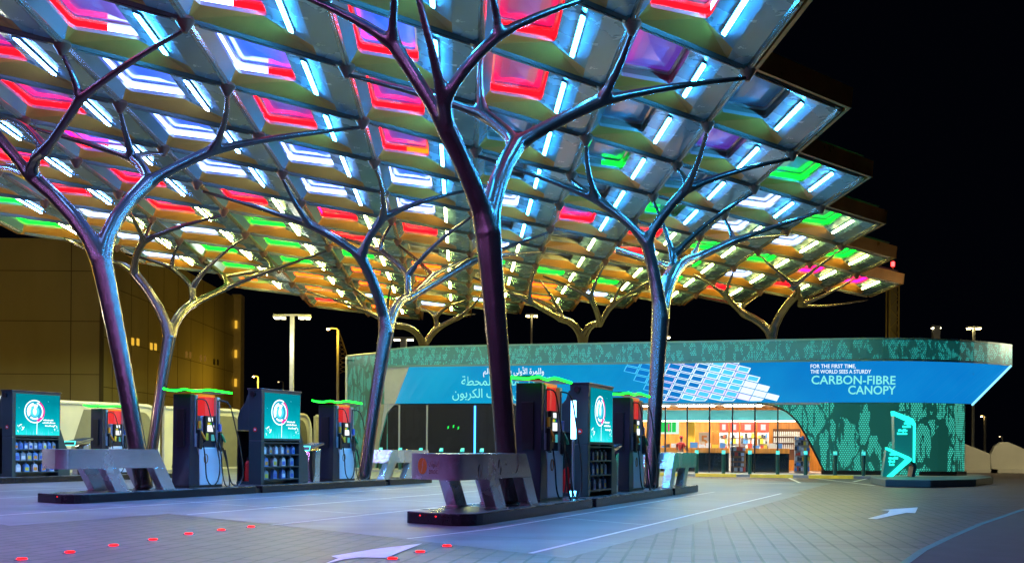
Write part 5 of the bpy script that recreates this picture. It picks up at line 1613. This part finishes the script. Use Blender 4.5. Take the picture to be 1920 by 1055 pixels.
tlamp(1880, 818, 150, 5, 'tiny distant street lamp at the right edge', mat('lamp_dim2', (.5, .4, .2), .5, emit=(1, .75, .4), es=4), False, 0, .08)
# unseen lamps added beyond both side edges to light the factory and fences
def added_lamp(x, y, h, label, energy, col):
    t = thing('street_lamp', label, 'street lamp', (x, y, 0), 0, 'street lamps beyond the station')
    MB().cyl((0, 0), .12, .07, 0, h, 12).build('pole', M_lamp, t)
    MB().box(-.1, .6, -.14, .14, h, h + .12).build('lamp_head', M_lamp, t)
    MB().box(.1, .55, -.1, .1, h - .06, h - .002).build('lens', M_la, t)
    light('point_light', (.3, 0, h - .4), col, energy, .3, t)
added_lamp(-38, 52, 9, 'unseen amber street lamp added outside the left edge to light the factory', 1050, (1, .56, .03))
added_lamp(31, 52, 8, 'unseen amber street lamp added beyond the right edge to light the fence', 2600, (1, .85, .5))
added_lamp(-21.3, 36, 5.5, 'unseen warm street lamp added outside the left edge to light the fence', 850, (1, .88, .6))
# lattice mast with a red beacon
mp = at(1673, 640, 96)
t = thing('lattice_mast', 'yellow lattice mast with a red beacon behind the right end of the canopy', 'mast', (mp.x, mp.y, 0))
top_ = at(1673, 520, 96).z
mb = MB(); wd = .42
for sx in (-1, 1):
    for sy in (-1, 1): mb.box(sx * wd - .06, sx * wd + .06, sy * wd - .06, sy * wd + .06, 0, top_)
z = 4; k = 0
while z < top_ - .9:
    s_ = 1 if k % 2 else -1
    mb.tube([(-s_ * wd, -wd, z), (s_ * wd, -wd, z + .95)], .035, 5); mb.tube([(wd, -s_ * wd, z), (wd, s_ * wd, z + .95)], .035, 5)
    z += .95; k += 1
M_mast = mat('mast_yellow', (.55, .40, .10), .5, var=.1)
mb.build('lattice', M_mast, t)
MB().box(-.30, .30, -.30, .30, 0, top_).build('lift_shaft', mat('mast_sheet', (.35, .28, .12), .6), t)
bz = at(1673, 495, 96).z
MB().cyl((0, 0), .22, .04, top_, bz - .2, 8).build('tip', M_mast, t)
MB().cyl((0, 0), .16, .16, bz - .2, bz + .2, 10).build('beacon', emat('beacon_red', (1, .03, .03), 12), t)
light('point_light', (-3, -5, 8), (1, .8, .3), 150, .3, t)  # bare point light with no lamp body, shining on the mast
# crescent lattice arch behind the shop wing
ap = at(634, 640, 88)
t = thing('lattice_arch', 'faint crescent lattice arch behind the left end of the shop', 'arch', (ap.x, ap.y, 0))
mb = MB(); z0_, z1_ = at(634, 700, 88).z, at(634, 618, 88).z
o1 = [(0 + .95 * math.sin(PI / 2 * (1 - k / 10)) , 0, z0_ + (z1_ - z0_) * k / 10) for k in range(11)]
i1 = [(.08, 0, z0_ + (z1_ - z0_) * k / 10) for k in range(11)]
mb.tube(o1, .05, 5); mb.tube(i1, .05, 5); mb.tube([(.08, 0, 0), i1[0]], .06, 5); mb.tube([(.95, 0, 0), o1[0]], .06, 5)
for k in range(10): mb.tube([o1[k], i1[k + 1]], .025, 4); mb.tube([i1[k], o1[k + 1]], .025, 4)
mb.build('lattice', mat('arch_brown', (.12, .09, .05), .6), t)

for o in sc.objects:
    if o.get('label') and not 4 <= len(o['label'].replace('-', ' ').split()) <= 16: print('LONG', len(o['label'].split()), o['label'])
